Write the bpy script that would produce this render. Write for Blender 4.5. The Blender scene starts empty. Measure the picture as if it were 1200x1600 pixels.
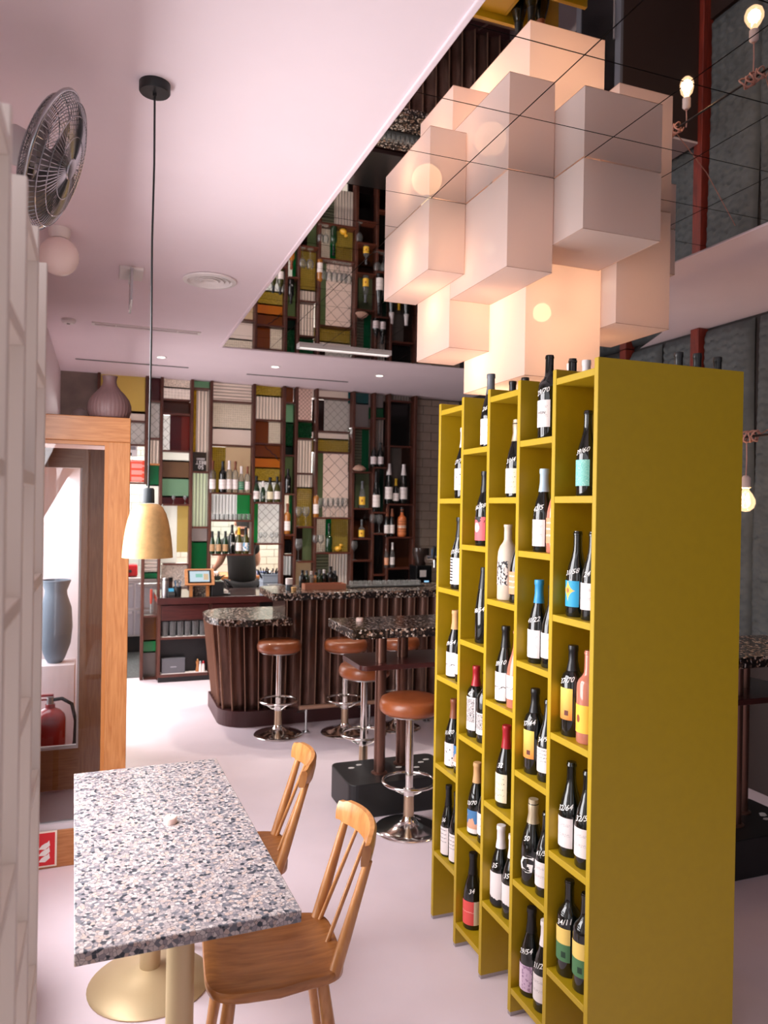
import bpy, bmesh, math, random
from mathutils import Vector, Matrix
random.seed(7)
SC = bpy.context.scene
COL = SC.collection
# ------------------------------------------------------------------ camera
F = 1180.0                     # focal length in pixels of the 1200 x 1600 frame
EYE = Vector((0, 0, 1.80))
YAW = math.radians(20.45); ROLL = math.radians(0.945); PITCH = -3.5 / F
fw = Vector((math.sin(YAW), math.cos(YAW), PITCH)).normalized()
r0 = fw.cross(Vector((0, 0, 1))).normalized()
u0 = r0.cross(fw).normalized()
CR = r0 * math.cos(ROLL) + u0 * math.sin(ROLL)
CU = u0 * math.cos(ROLL) - r0 * math.sin(ROLL)
cd = bpy.data.cameras.new('camera'); cam = bpy.data.objects.new('camera', cd); COL.objects.link(cam)
cd.sensor_fit = 'VERTICAL'; cd.sensor_height = 36.0; cd.lens = 36.0 * F / 1600
cam.matrix_world = Matrix(((CR.x, CU.x, -fw.x, EYE.x), (CR.y, CU.y, -fw.y, EYE.y), (CR.z, CU.z, -fw.z, EYE.z), (0, 0, 0, 1)))
cd.clip_start = 0.05; cd.clip_end = 100
cd.dof.use_dof = True; cd.dof.focus_distance = 2.7; cd.dof.aperture_fstop = 4.0
SC.camera = cam
# ------------------------------------------------------------------ world, added window light, exposure
W = bpy.data.worlds.new('world'); SC.world = W; W.use_nodes = True
bg = W.node_tree.nodes['Background']; bg.inputs[0].default_value = (0.93, 0.95, 1.0, 1); bg.inputs[1].default_value = 0.3
def area(name, loc, rot, sx, sy, power, color=(1, 1, 1), spread=None):
    l = bpy.data.lights.new(name, 'AREA'); l.shape = 'RECTANGLE'; l.size = sx; l.size_y = sy; l.energy = power; l.color = color
    if spread: l.spread = spread
    o = bpy.data.objects.new(name, l); COL.objects.link(o); o.location = loc; o.rotation_euler = rot
    return o
R90 = math.pi / 2
# daylight lamps behind the invented, unseen street windows and shopfront opening
TILT = -math.radians(62)      # skylight falls inwards and down
area('window_daylight', (-0.66, 2.75, 1.55), (0, TILT-0.06, 0), 2.2, 1.6, 84, (1.0, 0.965, 0.985))
area('window_daylight', (-0.66, 0.15, 1.65), (0, TILT-0.3, 0), 2.4, 3.2, 22, (1.0, 0.965, 0.985))
area('window_daylight', (-0.64, 5.65, 1.25), (0, TILT, 0), 1.7, 0.8, 15, (1.0, 0.97, 0.985))
area('window_daylight', (-0.66, 7.10, 1.45), (0, TILT, 0), 2.2, 1.5, 50, (1.0, 0.965, 0.985))
area('shopfront_daylight', (1.6, -1.95, 1.6), (R90, 0, 0), 3.6, 2.6, 4, (1.0, 0.965, 0.98))
area('kitchen_ceiling_light', (1.0, 9.3, 3.08), (0, 0, 0), 2.2, 1.0, 40, (1.0, 0.96, 0.90))
area('kitchen_wall_light', (1.25, 10.45, 2.75), (-math.radians(62), 0, 0), 2.4, 0.4, 135, (1.0, 0.97, 0.94))  # unseen lamp added to light the glass panes from behind
VS = SC.view_settings
VS.view_transform = 'Standard'; VS.look = 'None'; VS.gamma = 1.0; VS.use_curve_mapping = False; VS.exposure = 0.45
cy = SC.cycles
cy.use_denoising = True; cy.max_bounces = 9; cy.diffuse_bounces = 5; cy.glossy_bounces = 5; cy.transmission_bounces = 6; cy.transparent_max_bounces = 12
cy.sample_clamp_indirect = 4.0; cy.caustics_reflective = False; cy.caustics_refractive = False
# ------------------------------------------------------------------ helpers
def ray(px, py): return (fw + CR * ((px - 600) / F) + CU * ((800 - py) / F))
def onY(px, py, Y): d = ray(px, py); return EYE + d * ((Y - EYE.y) / d.y)
def onX(px, py, X): d = ray(px, py); return EYE + d * ((X - EYE.x) / d.x)
def onZ(px, py, Z): d = ray(px, py); return EYE + d * ((Z - EYE.z) / d.z)
def lin(c):
    c = c / 255.0
    return c / 12.92 if c <= 0.04045 else ((c + 0.055) / 1.055) ** 2.4
def rgb(r, g, b): return (lin(r), lin(g), lin(b), 1)

class MB:
    def __init__(s): s.v = []; s.f = []; s.uv = None
    def add(s, vs, fs):
        n = len(s.v); s.v += [tuple(p) for p in vs]; s.f += [tuple(i + n for i in f) for f in fs]; return s
    def box(s, x0, x1, y0, y1, z0, z1):
        vs = [(x0,y0,z0),(x1,y0,z0),(x1,y1,z0),(x0,y1,z0),(x0,y0,z1),(x1,y0,z1),(x1,y1,z1),(x0,y1,z1)]
        return s.add(vs, [(0,3,2,1),(4,5,6,7),(0,1,5,4),(1,2,6,5),(2,3,7,6),(3,0,4,7)])
    def prism(s, poly, z0, z1, cap=True):
        n = len(poly); vs = [(x,y,z0) for x,y in poly] + [(x,y,z1) for x,y in poly]
        fs = [(i,(i+1)%n,(i+1)%n+n,i+n) for i in range(n)]
        if cap: fs += [tuple(range(n-1,-1,-1)), tuple(range(n,2*n))]
        return s.add(vs, fs)
    def lathe(s, prof, n=20, c=(0,0,0), axis=None, flute=0, fdepth=0):
        vs = []; fs = []
        for (r,z) in prof:
            for k in range(n):
                a = 2*math.pi*k/n
                rr = r * (1 - (fdepth * (0.5 - 0.5*math.cos(flute*a)) if flute else 0))
                vs.append(Vector((rr*math.cos(a), rr*math.sin(a), z)))
        if axis is not None:
            q = Vector((0,0,1)).rotation_difference(Vector(axis).normalized()); vs = [q @ v for v in vs]
        vs = [v + Vector(c) for v in vs]
        for i in range(len(prof)-1):
            for k in range(n):
                k2 = (k+1)%n; fs.append((i*n+k, i*n+k2, (i+1)*n+k2, (i+1)*n+k))
        if prof[0][0] > 1e-6: fs.append(tuple(range(n-1,-1,-1)))
        if prof[-1][0] > 1e-6: fs.append(tuple(range((len(prof)-1)*n, len(prof)*n)))
        return s.add(vs, fs)
    def cyl(s, p0, p1, r0, r1=None, n=14):
        p0 = Vector(p0); p1 = Vector(p1); L = (p1-p0).length
        return s.lathe([(r0,0),(r0 if r1 is None else r1, L)], n, p0, p1-p0)
    def tube(s, pts, r, n=8, closed=False):
        pts = [Vector(p) for p in pts]; m = len(pts); vs = []; fs = []
        prev = None
        for i, p in enumerate(pts):
            if closed: t = pts[(i+1)%m] - pts[i-1]
            else: t = pts[min(i+1,m-1)] - pts[max(i-1,0)]
            t.normalize()
            if prev is None:
                a = Vector((0,0,1)) if abs(t.z) < 0.9 else Vector((1,0,0)); nrm = t.cross(a).normalized()
            else:
                nrm = (prev - t*prev.dot(t)).normalized()
            prev = nrm; b = t.cross(nrm)
            rr = r[i] if isinstance(r,(list,tuple)) else r
            for k in range(n):
                a = 2*math.pi*k/n; vs.append(p + nrm*(rr*math.cos(a)) + b*(rr*math.sin(a)))
        for i in range(m if closed else m-1):
            j = (i+1)%m
            for k in range(n): k2=(k+1)%n; fs.append((i*n+k,i*n+k2,j*n+k2,j*n+k))
        if not closed: fs += [tuple(range(n-1,-1,-1)), tuple(range((m-1)*n,m*n))]
        return s.add(vs, fs)
    def ring(s, R, r, z=0, n=28, m=8, c=(0,0)):
        return s.tube([(c[0]+R*math.cos(2*math.pi*i/n), c[1]+R*math.sin(2*math.pi*i/n), z) for i in range(n)], r, m, True)
    def sphere(s, c, r, n=14, m=9, sz=1.0):
        prof = [(r*math.sin(math.pi*i/m), -r*sz*math.cos(math.pi*i/m)) for i in range(m+1)]
        return s.lathe(prof, n, c)
    def mesh(s, name):
        me = bpy.data.meshes.new(name); me.from_pydata(s.v, [], s.f)
        bm = bmesh.new(); bm.from_mesh(me)
        bmesh.ops.remove_doubles(bm, verts=bm.verts, dist=1e-6)
        bmesh.ops.recalc_face_normals(bm, faces=bm.faces); bm.to_mesh(me); bm.free()
        return me
    def build(s, name, m, parent=None, smooth=None, bevel=0, seg=2, loc=None, rot=None):
        me = s.mesh(name); o = link(name, me, m, parent, smooth); 
        if bevel: 
            md = o.modifiers.new('bevel', 'BEVEL'); md.width = bevel; md.segments = seg; md.limit_method = 'ANGLE'; md.angle_limit = math.radians(40)
        if loc: o.location = loc
        if rot: o.rotation_euler = rot
        return o
def shade(me, ang):
    for p in me.polygons: p.use_smooth = True
    try: me.set_sharp_from_angle(angle=math.radians(ang))
    except Exception: pass
def link(name, me, m, parent=None, smooth=None):
    if m is not None and not me.materials: me.materials.append(m)
    if smooth: shade(me, smooth)
    o = bpy.data.objects.new(name, me); COL.objects.link(o)
    if parent: o.parent = parent
    return o
def tag(o, label=None, cat=None, group=None, kind=None):
    if label: o['label'] = label
    if cat: o['category'] = cat
    if group: o['group'] = group
    if kind: o['kind'] = kind
    return o
def thing(name, label, cat, loc=(0,0,0), rz=0, group=None, kind=None):
    o = bpy.data.objects.new(name, None); COL.objects.link(o); o.empty_display_size = 0.05
    o.location = loc; o.rotation_euler = (0,0,rz)
    return tag(o, label, cat, group, kind)
def copy_tree(o, parent=None):
    c = o.copy(); COL.objects.link(c)
    if parent: c.parent = parent
    for ch in [x for x in o.children]: copy_tree(ch, c)
    return c
def rrect(x0, x1, y0, y1, r, n=5):
    pts = []
    for cx_, cy_, a0 in ((x1-r,y1-r,0),(x0+r,y1-r,90),(x0+r,y0+r,180),(x1-r,y0+r,270)):
        for i in range(n+1):
            a = math.radians(a0 + 90*i/n); pts.append((cx_+r*math.cos(a), cy_+r*math.sin(a)))
    return pts
_txt = {}
def text_mesh(s, size=1.0, bold=0.0):
    k = (s, size, bold)
    if k not in _txt:
        c = bpy.data.curves.new('t', 'FONT'); c.body = s; c.size = size; c.align_x = 'CENTER'; c.align_y = 'CENTER'; c.resolution_u = 2; c.offset = bold
        o = bpy.data.objects.new('t', c); COL.objects.link(o)
        dg = bpy.context.evaluated_depsgraph_get(); dg.update()
        me = o.evaluated_get(dg).to_mesh()
        _txt[k] = ([tuple(v.co) for v in me.vertices], [tuple(p.vertices) for p in me.polygons])
        o.evaluated_get(dg).to_mesh_clear(); bpy.data.objects.remove(o); bpy.data.curves.remove(c)
    return _txt[k]
# ------------------------------------------------------------------ materials
_m = {}
def nodes_of(name):
    m = bpy.data.materials.new(name); m.use_nodes = True
    return m, m.node_tree.nodes, m.node_tree.links, m.node_tree.nodes['Principled BSDF']
def mat(name, col, rough=0.5, metal=0.0, noise=0.0, nscale=20.0, bump=0.0, bscale=60.0, coat=0.0, spec=0.5, stretch=None):
    if name in _m: return _m[name]
    m, N, L, b = nodes_of(name)
    b.inputs['Base Color'].default_value = col; b.inputs['Roughness'].default_value = rough; b.inputs['Metallic'].default_value = metal
    b.inputs['Coat Weight'].default_value = coat; b.inputs['Coat Roughness'].default_value = 0.08; b.inputs['Specular IOR Level'].default_value = spec
    if noise or bump:
        tc = N.new('ShaderNodeTexCoord'); src = tc.outputs['Object']
        if stretch:
            mp = N.new('ShaderNodeMapping'); mp.inputs['Scale'].default_value = stretch; L.new(src, mp.inputs[0]); src = mp.outputs[0]
    if noise:
        t = N.new('ShaderNodeTexNoise'); t.inputs['Scale'].default_value = nscale; t.inputs['Detail'].default_value = 4; L.new(src, t.inputs[0])
        cr = N.new('ShaderNodeMapRange'); cr.inputs[1].default_value = 0.3; cr.inputs[2].default_value = 0.7; cr.inputs[3].default_value = 1-noise; cr.inputs[4].default_value = 1+noise*0.6
        L.new(t.outputs[0], cr.inputs[0])
        mx = N.new('ShaderNodeMix'); mx.data_type = 'RGBA'; mx.blend_type = 'MULTIPLY'; mx.inputs[0].default_value = 1; mx.inputs[6].default_value = col
        L.new(cr.outputs[0], mx.inputs[7]); L.new(mx.outputs[2], b.inputs['Base Color'])
    if bump:
        t2 = N.new('ShaderNodeTexNoise'); t2.inputs['Scale'].default_value = bscale; t2.inputs['Detail'].default_value = 5; L.new(src, t2.inputs[0])
        bp = N.new('ShaderNodeBump'); bp.inputs['Strength'].default_value = bump; bp.inputs['Distance'].default_value = 0.004; L.new(t2.outputs[0], bp.inputs['Height']); L.new(bp.outputs[0], b.inputs['Normal'])
    _m[name] = m; return m
def wood(name, c1, c2, rough=0.4, scale=(6, 6, 0.8), coat=0.2):
    m, N, L, b = nodes_of(name)
    tc = N.new('ShaderNodeTexCoord'); mp = N.new('ShaderNodeMapping'); mp.inputs['Scale'].default_value = scale; L.new(tc.outputs['Object'], mp.inputs[0])
    t = N.new('ShaderNodeTexNoise'); t.inputs['Scale'].default_value = 9; t.inputs['Detail'].default_value = 6; t.inputs['Distortion'].default_value = 0.6; L.new(mp.outputs[0], t.inputs[0])
    cr = N.new('ShaderNodeValToRGB'); cr.color_ramp.elements[0].position = 0.32; cr.color_ramp.elements[1].position = 0.68
    cr.color_ramp.elements[0].color = c1; cr.color_ramp.elements[1].color = c2; L.new(t.outputs[0], cr.inputs[0]); L.new(cr.outputs[0], b.inputs['Base Color'])
    b.inputs['Roughness'].default_value = rough; b.inputs['Coat Weight'].default_value = coat; b.inputs['Coat Roughness'].default_value = 0.15
    return m
def terrazzo(name, ramp, grout, scale=60, rough=0.25, edge=0.06):
    m, N, L, b = nodes_of(name)
    tc = N.new('ShaderNodeTexCoord')
    v = N.new('ShaderNodeTexVoronoi'); v.inputs['Scale'].default_value = scale; v.inputs['Randomness'].default_value = 1.0; L.new(tc.outputs['Object'], v.inputs['Vector'])
    sp = N.new('ShaderNodeSeparateColor'); L.new(v.outputs['Color'], sp.inputs[0])
    cr = N.new('ShaderNodeValToRGB'); cr.color_ramp.interpolation = 'CONSTANT'; e = cr.color_ramp.elements
    e[0].position = ramp[0][0]; e[0].color = ramp[0][1]; e[1].position = ramp[1][0]; e[1].color = ramp[1][1]
    for p, c in ramp[2:]: el = e.new(p); el.color = c
    L.new(sp.outputs[0], cr.inputs[0])
    v2 = N.new('ShaderNodeTexVoronoi'); v2.feature = 'DISTANCE_TO_EDGE'; v2.inputs['Scale'].default_value = scale; L.new(tc.outputs['Object'], v2.inputs['Vector'])
    lt = N.new('ShaderNodeMath'); lt.operation = 'LESS_THAN'; lt.inputs[1].default_value = edge; L.new(v2.outputs['Distance'], lt.inputs[0])
    mx = N.new('ShaderNodeMix'); mx.data_type = 'RGBA'; L.new(lt.outputs[0], mx.inputs[0]); L.new(cr.outputs[0], mx.inputs[6]); mx.inputs[7].default_value = grout
    L.new(mx.outputs[2], b.inputs['Base Color']); b.inputs['Roughness'].default_value = rough
    return m
def clear_glass(name, tint=(1,1,1,1), rough=0.02, refl=1.0, whiten=0.0):
    m = bpy.data.materials.new(name); m.use_nodes = True; N = m.node_tree.nodes; L = m.node_tree.links; N.clear()
    out = N.new('ShaderNodeOutputMaterial'); t = N.new('ShaderNodeBsdfTransparent'); t.inputs[0].default_value = tint
    g = N.new('ShaderNodeBsdfGlossy'); g.inputs['Roughness'].default_value = rough
    lw = N.new('ShaderNodeFresnel'); lw.inputs[0].default_value = 1.45
    mul = N.new('ShaderNodeMath'); mul.operation = 'MULTIPLY'; mul.inputs[1].default_value = refl; L.new(lw.outputs[0], mul.inputs[0])
    mx = N.new('ShaderNodeMixShader'); L.new(mul.outputs[0], mx.inputs[0]); L.new(t.outputs[0], mx.inputs[1]); L.new(g.outputs[0], mx.inputs[2]); last = mx
    if whiten:                                        # white diffuse share stands in for pale reflections on the glass
        d = N.new('ShaderNodeBsdfDiffuse'); d.inputs[0].default_value = (0.9, 0.9, 0.9, 1); tl = N.new('ShaderNodeBsdfTranslucent'); tl.inputs[0].default_value = (0.9, 0.9, 0.9, 1)
        a = N.new('ShaderNodeMixShader'); L.new(d.outputs[0], a.inputs[1]); L.new(tl.outputs[0], a.inputs[2]); h = N.new('ShaderNodeMixShader'); h.inputs[0].default_value = whiten; L.new(mx.outputs[0], h.inputs[1]); L.new(a.outputs[0], h.inputs[2]); last = h
    L.new(last.outputs[0], out.inputs[0])
    return m
def pane_mat(name, col, pattern='plain', dark=None, transl=0.55, ps=1.0, gloss=0.0, clear=0.0):
    """coloured pressed glass: body colour that lets light through, glossy skin, relief by pattern"""
    m = bpy.data.materials.new(name); m.use_nodes = True; N = m.node_tree.nodes; L = m.node_tree.links; N.clear()
    out = N.new('ShaderNodeOutputMaterial'); tc = N.new('ShaderNodeTexCoord')
    d = N.new('ShaderNodeBsdfDiffuse'); t = N.new('ShaderNodeBsdfTranslucent'); g = N.new('ShaderNodeBsdfGlossy'); g.inputs['Roughness'].default_value = 0.12
    d.inputs[0].default_value = col; t.inputs[0].default_value = col
    mx = N.new('ShaderNodeMixShader'); mx.inputs[0].default_value = transl; L.new(d.outputs[0], mx.inputs[1]); L.new(t.outputs[0], mx.inputs[2])
    last = mx
    if clear:
        tr = N.new('ShaderNodeBsdfTransparent'); tr.inputs[0].default_value = col; mc = N.new('ShaderNodeMixShader'); mc.inputs[0].default_value = clear
        L.new(last.outputs[0], mc.inputs[1]); L.new(tr.outputs[0], mc.inputs[2]); last = mc
    fr = N.new('ShaderNodeFresnel'); fr.inputs[0].default_value = 1.5
    ad = N.new('ShaderNodeMath'); ad.operation = 'ADD'; ad.inputs[1].default_value = gloss; L.new(fr.outputs[0], ad.inputs[0])
    m2 = N.new('ShaderNodeMixShader'); L.new(ad.outputs[0], m2.inputs[0]); L.new(last.outputs[0], m2.inputs[1]); L.new(g.outputs[0], m2.inputs[2]); L.new(m2.outputs[0], out.inputs[0])
    h = None
    def wave(axis, scale):
        w = N.new('ShaderNodeTexWave'); w.bands_direction = axis; w.inputs['Scale'].default_value = scale; L.new(tc.outputs['Object'], w.inputs[0]); return w.outputs[1]
    if pattern == 'ribv': h = wave('X', 9*ps)
    elif pattern == 'ribh': h = wave('Z', 9*ps)
    elif pattern in ('bubble', 'hammer', 'block'):
        v = N.new('ShaderNodeTexVoronoi'); v.inputs['Scale'].default_value = {'bubble': 42, 'hammer': 70, 'block': 30}[pattern]*ps; v.inputs['Randomness'].default_value = 0.15 if pattern != 'hammer' else 1
        L.new(tc.outputs['Object'], v.inputs['Vector']); h = v.outputs[0]
    elif pattern == 'wire':
        sx = N.new('ShaderNodeSeparateXYZ'); L.new(tc.outputs['Object'], sx.inputs[0])
        ln = []
        for sg in (1, -1):
            a = N.new('ShaderNodeMath'); a.operation = 'ADD' if sg > 0 else 'SUBTRACT'; L.new(sx.outputs[0], a.inputs[0]); L.new(sx.outputs[2], a.inputs[1])
            q = N.new('ShaderNodeMath'); q.operation = 'PINGPONG'; q.inputs[1].default_value = 0.045/ps; L.new(a.outputs[0], q.inputs[0])
            c = N.new('ShaderNodeMath'); c.operation = 'LESS_THAN'; c.inputs[1].default_value = 0.0024; L.new(q.outputs[0], c.inputs[0]); ln.append(c)
        mxm = N.new('ShaderNodeMath'); mxm.operation = 'MAXIMUM'; L.new(ln[0].outputs[0], mxm.inputs[0]); L.new(ln[1].outputs[0], mxm.inputs[1])
        mc = N.new('ShaderNodeMix'); mc.data_type = 'RGBA'; mc.inputs[6].default_value = col; mc.inputs[7].default_value = dark or (0.20,0.19,0.18,1); L.new(mxm.outputs[0], mc.inputs[0])
        L.new(mc.outputs[2], d.inputs[0]); L.new(mc.outputs[2], t.inputs[0])
    if h is not None:
        bp = N.new('ShaderNodeBump'); bp.inputs['Strength'].default_value = 0.9; bp.inputs['Distance'].default_value = 0.012; L.new(h, bp.inputs['Height'])
        for x in (d, t, g): L.new(bp.outputs[0], x.inputs['Normal'])
        mr = N.new('ShaderNodeMapRange'); mr.inputs[3].default_value = 0.72; mr.inputs[4].default_value = 1.3; L.new(h, mr.inputs[0])
        mm = N.new('ShaderNodeMix'); mm.data_type = 'RGBA'; mm.blend_type = 'MULTIPLY'; mm.inputs[0].default_value = 1; mm.inputs[6].default_value = col; L.new(mr.outputs[0], mm.inputs[7])
        L.new(mm.outputs[2], d.inputs[0]); L.new(mm.outputs[2], t.inputs[0])
    _m[name] = m; return m
def emit(name, col, strength):
    m = bpy.data.materials.new(name); m.use_nodes = True; N = m.node_tree.nodes; L = m.node_tree.links; N.clear()
    o = N.new('ShaderNodeOutputMaterial'); e = N.new('ShaderNodeEmission'); e.inputs[0].default_value = col; e.inputs[1].default_value = strength; L.new(e.outputs[0], o.inputs[0]); return m

M_ceil = mat('ceiling_paint', rgb(243, 226, 232), 0.7, noise=0.02, nscale=3)
M_wall = mat('white_wall_paint', rgb(238, 226, 228), 0.7, noise=0.02, nscale=3)
M_floor = mat('pale_resin_floor', rgb(243, 227, 236), 0.42, noise=0.05, nscale=2.2, bump=0.05, bscale=90)
M_olive = mat('olive_yellow_lacquer', rgb(178, 147, 16), 0.45, noise=0.03, nscale=30)
M_whiteboard = mat('white_lacquer_board', rgb(224, 211, 203), 0.5)
M_oak = wood('oak', rgb(160, 98, 50), rgb(186, 126, 74), 0.4, (9, 9, 0.7))
M_oakx = wood('oak_horizontal', rgb(160, 98, 50), rgb(184, 124, 72), 0.4, (0.7, 9, 9))
M_chair = wood('chair_beech', rgb(168, 108, 56), rgb(196, 138, 82), 0.32, (5, 5, 0.9), 0.4)
M_seat = wood('chair_seat_beech', rgb(142, 86, 40), rgb(174, 114, 60), 0.35, (0.8, 6, 6), 0.25)
M_mahog = wood('mahogany', rgb(66, 30, 20), rgb(90, 46, 31), 0.55, (7, 7, 0.8), 0.0)
M_mahogx = wood('mahogany_horizontal', rgb(68, 30, 22), rgb(92, 46, 32), 0.4, (0.8, 7, 7))
M_maroon = wood('maroon_veneer', rgb(56, 22, 20), rgb(74, 31, 28), 0.35, (0.8, 7, 7))
M_redwood = wood('red_stud_wood', rgb(96, 30, 20), rgb(132, 46, 30), 0.5, (6, 6, 0.7))
M_black = mat('black_matt', rgb(22, 22, 24), 0.45)
M_blackg = mat('black_gloss', rgb(16, 16, 18), 0.15)
M_chrome = mat('chrome', (0.80, 0.78, 0.75, 1), 0.12, 1.0)
M_steel = mat('brushed_steel', (0.55, 0.55, 0.56, 1), 0.3, 1.0)
M_copper = mat('aged_copper', rgb(104, 79, 70), 0.27, 0.85, noise=0.35, nscale=6, stretch=(4, 4, 0.6))
M_copperpost = mat('copper_post', rgb(122, 88, 76), 0.3, 0.8)
M_brass = mat('brushed_brass', rgb(214, 172, 116), 0.5, 0.5, noise=0.12, nscale=60)
M_champ = mat('champagne_metal', rgb(206, 182, 142), 0.45, 0.35)
M_leather = mat('tan_leather', rgb(150, 80, 42), 0.38, noise=0.12, nscale=14, bump=0.15, bscale=140, coat=0.25)
M_terr = terrazzo('pale_terrazzo', [(0, rgb(186,175,172)), (0.26, rgb(164,153,153)), (0.46, rgb(136,130,135)), (0.60, rgb(180,160,151)), (0.72, rgb(102,104,112)), (0.84, rgb(42,50,60)), (0.94, rgb(194,186,184))], rgb(98, 96, 103), 96, 0.35, 0.045)
M_terrd = terrazzo('dark_terrazzo', [(0, rgb(34,27,25)), (0.38, rgb(84,68,60)), (0.56, rgb(198,178,164)), (0.68, rgb(54,44,40)), (0.82, rgb(158,126,106)), (0.92, rgb(220,208,200))], rgb(20, 16, 16), 72, 0.18, 0.07)
M_clear = clear_glass('clear_glass', (0.97,0.98,0.98,1), 0.05, 0.7, 0.10)
M_winglass = clear_glass('window_glass', (0.96, 0.97, 0.98, 1), 0.0, 0.9)
M_white = mat('white_plastic', rgb(236, 228, 226), 0.4)
M_paper = mat('white_paper', rgb(238, 230, 228), 0.7)
M_mirror = mat('mirror_tile', (0.80, 0.78, 0.78, 1), 0.01, 1.0)
M_bottle = mat('dark_bottle_glass', rgb(14, 18, 16), 0.06, coat=0.4, spec=0.6)
M_bottleg = mat('green_bottle_glass', rgb(26, 52, 30), 0.07, coat=0.4, spec=0.6)
M_bottleo = mat('olive_bottle_glass', rgb(66, 66, 26), 0.08, coat=0.4, spec=0.6)
M_bottleb = mat('amber_bottle_glass', rgb(158, 100, 40), 0.08, coat=0.4, spec=0.6)
M_bottlec = clear_glass('clear_bottle_glass', (0.88, 0.90, 0.88, 1), 0.05, 0.9, 0.14)
M_stone = mat('stoneware', rgb(206, 190, 172), 0.5, noise=0.05, nscale=40)
M_rose = mat('rose_bottle_glass', rgb(190, 118, 96), 0.08, coat=0.4)
# ================================================================== the setting
CH = 3.14; XL = -0.41; XR = 4.06; YB = 8.22
def struct(name, mb, m, label, cat, **k):
    return tag(mb.build(name, m, **k), label, cat, None, 'structure')
struct('floor', MB().box(XL-0.12, XR+0.1, -2.0, 8.28, -0.1, 0), M_floor, 'pale pinkish white resin floor of the dining room', 'floor')
M_kfloor = terrazzo('kitchen_floor_speckle', [(0, rgb(54,58,58)), (0.5, rgb(72,76,76)), (0.8, rgb(98,102,100)), (0.9, rgb(40,44,46))], rgb(46,50,52), 90, 0.4, 0.03)
struct('floor_kitchen', MB().box(XL-0.12, XR+0.1, 8.28, 10.8, -0.1, 0), M_kfloor, 'dark grey speckled floor of the kitchen behind the bar', 'floor')
MX0, MX1, MY0, MY1 = 0.92, 2.83, 0.0385, 6.40
cl = MB()
cl.box(XL-0.12, MX0, -2.0, 10.8, CH, CH+0.12); cl.box(MX0, MX1, -2.0, MY0, CH, CH+0.12); cl.box(MX0, XR+0.1, MY1, 10.8, CH, CH+0.12)
cl.prism([(MX1,-2.0),(XR+0.1,-2.0),(XR+0.1,5.02),(XR,5.02),(3.84,4.5),(MX1,4.5)], CH, CH+0.12)
struct('ceiling', cl, M_ceil, 'pinkish white painted ceiling around the mirrored section', 'ceiling')
# mirrored ceiling: square tiles with dark joints
mc = thing('mirror_ceiling', 'mirrored ceiling section of square tiles above the white paper lamp', 'mirror', (MX0, MY0, CH), kind='structure')
TS, TY, GAP = 0.382, 0.3675, 0.0045
M_joint = mat('mirror_backing', rgb(46, 40, 38), 0.5)
MB().box(0, MX1-MX0, 0, MY1-MY0, 0.008, 0.03).build('backing_board', M_joint, mc)
tile_me = MB().box(GAP/2, TS-GAP/2, GAP/2, TY-GAP/2, 0.0, 0.007).mesh('mirror_tile'); tile_me.materials.append(M_mirror)
for i in range(5):
    for j in range(17):
        o = link('mirror_tile', tile_me, None, mc); o.location = (i*TS, j*TY, 0)
y0 = 17*TY
for i in range(5): MB().box(i*TS+GAP/2, (i+1)*TS-GAP/2, y0+GAP/2, MY1-MY0, 0, 0.007).build('mirror_tile', M_mirror, mc)
m2 = thing('mirror_ceiling', 'small angled mirror panel in the ceiling beside the padded wall', 'mirror', (MX1, 4.5, CH), kind='structure')
pl = [(0,0),(3.84-MX1,0),(XR-MX1,0.52),(XR-MX1,1.9),(0,1.9)]
MB().prism(pl, 0.0, 0.008).build('mirror_tile', M_mirror, m2)
MB().prism(pl, 0.009, 0.03).build('backing_board', M_joint, m2)
# edge trim round the mirror
M_trim = mat('white_edge_trim', rgb(240, 222, 228), 0.55)
tr = MB(); e = 0.022
tr.box(MX0-e, MX0, MY0-e, MY1+e, CH-0.006, CH+0.02); tr.box(MX1, MX1+e, MY0-e, 4.5, CH-0.006, CH+0.02); tr.box(MX0, MX1, MY1, MY1+e, CH-0.006, CH+0.02)
struct('trim_1', tr, M_trim, 'white edge trim around the mirrored ceiling section', 'trim', bevel=0.004)
# left wall; its unseen street windows are added to let daylight in
lw = MB()
WIN = [(-1.55, 1.75, 0.3, 2.9), (1.95, 3.55, 0.45, 2.65), (5.25, 6.05, 0.3, 2.1), (6.35, 7.85, 0.2, 2.5)]
y = -2.0
for (a, b, z0, z1) in WIN:
    lw.box(XL-0.12, XL, y, a, 0, CH); lw.box(XL-0.12, XL, a, b, 0, z0); lw.box(XL-0.12, XL, a, b, z1, CH); y = b
lw.box(XL-0.12, XL, y, 10.8, 0, CH)
struct('wall_left', lw, M_wall, 'white painted wall along the street side', 'wall')
for n, (a, b, z0, z1) in enumerate(WIN):
    w = thing('window_%d' % (n+1), ['street window near the camera in the left wall', 'tall street window beside the terrazzo table', 'narrow street window lighting the entrance lobby', 'street window beyond the lobby beside the bar'][n], 'window', (XL-0.06, (a+b)/2, z0), kind='structure')
    h = z1-z0; l = (b-a)/2
    MB().box(-0.05,0.05,-l,-l+0.05,0,h).box(-0.05,0.05,l-0.05,l,0,h).box(-0.05,0.05,-l+0.05,l-0.05,0,0.05).box(-0.05,0.05,-l+0.05,l-0.05,h-0.05,h).build('window_frame', M_white, w)
# front wall behind the camera, its shopfront opening added for daylight
fr = MB(); fr.box(XL-0.12, XR+0.1, -2.0, -1.88, 0, 0.3); fr.box(XL-0.12, XR+0.1, -2.0, -1.88, 2.9, CH); fr.box(XL-0.12, -0.2, -2.0, -1.88, 0.3, 2.9); fr.box(3.4, XR+0.1, -2.0, -1.88, 0.3, 2.9)
struct('wall_front', fr, M_wall, 'shopfront wall behind the camera', 'wall')
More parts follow.
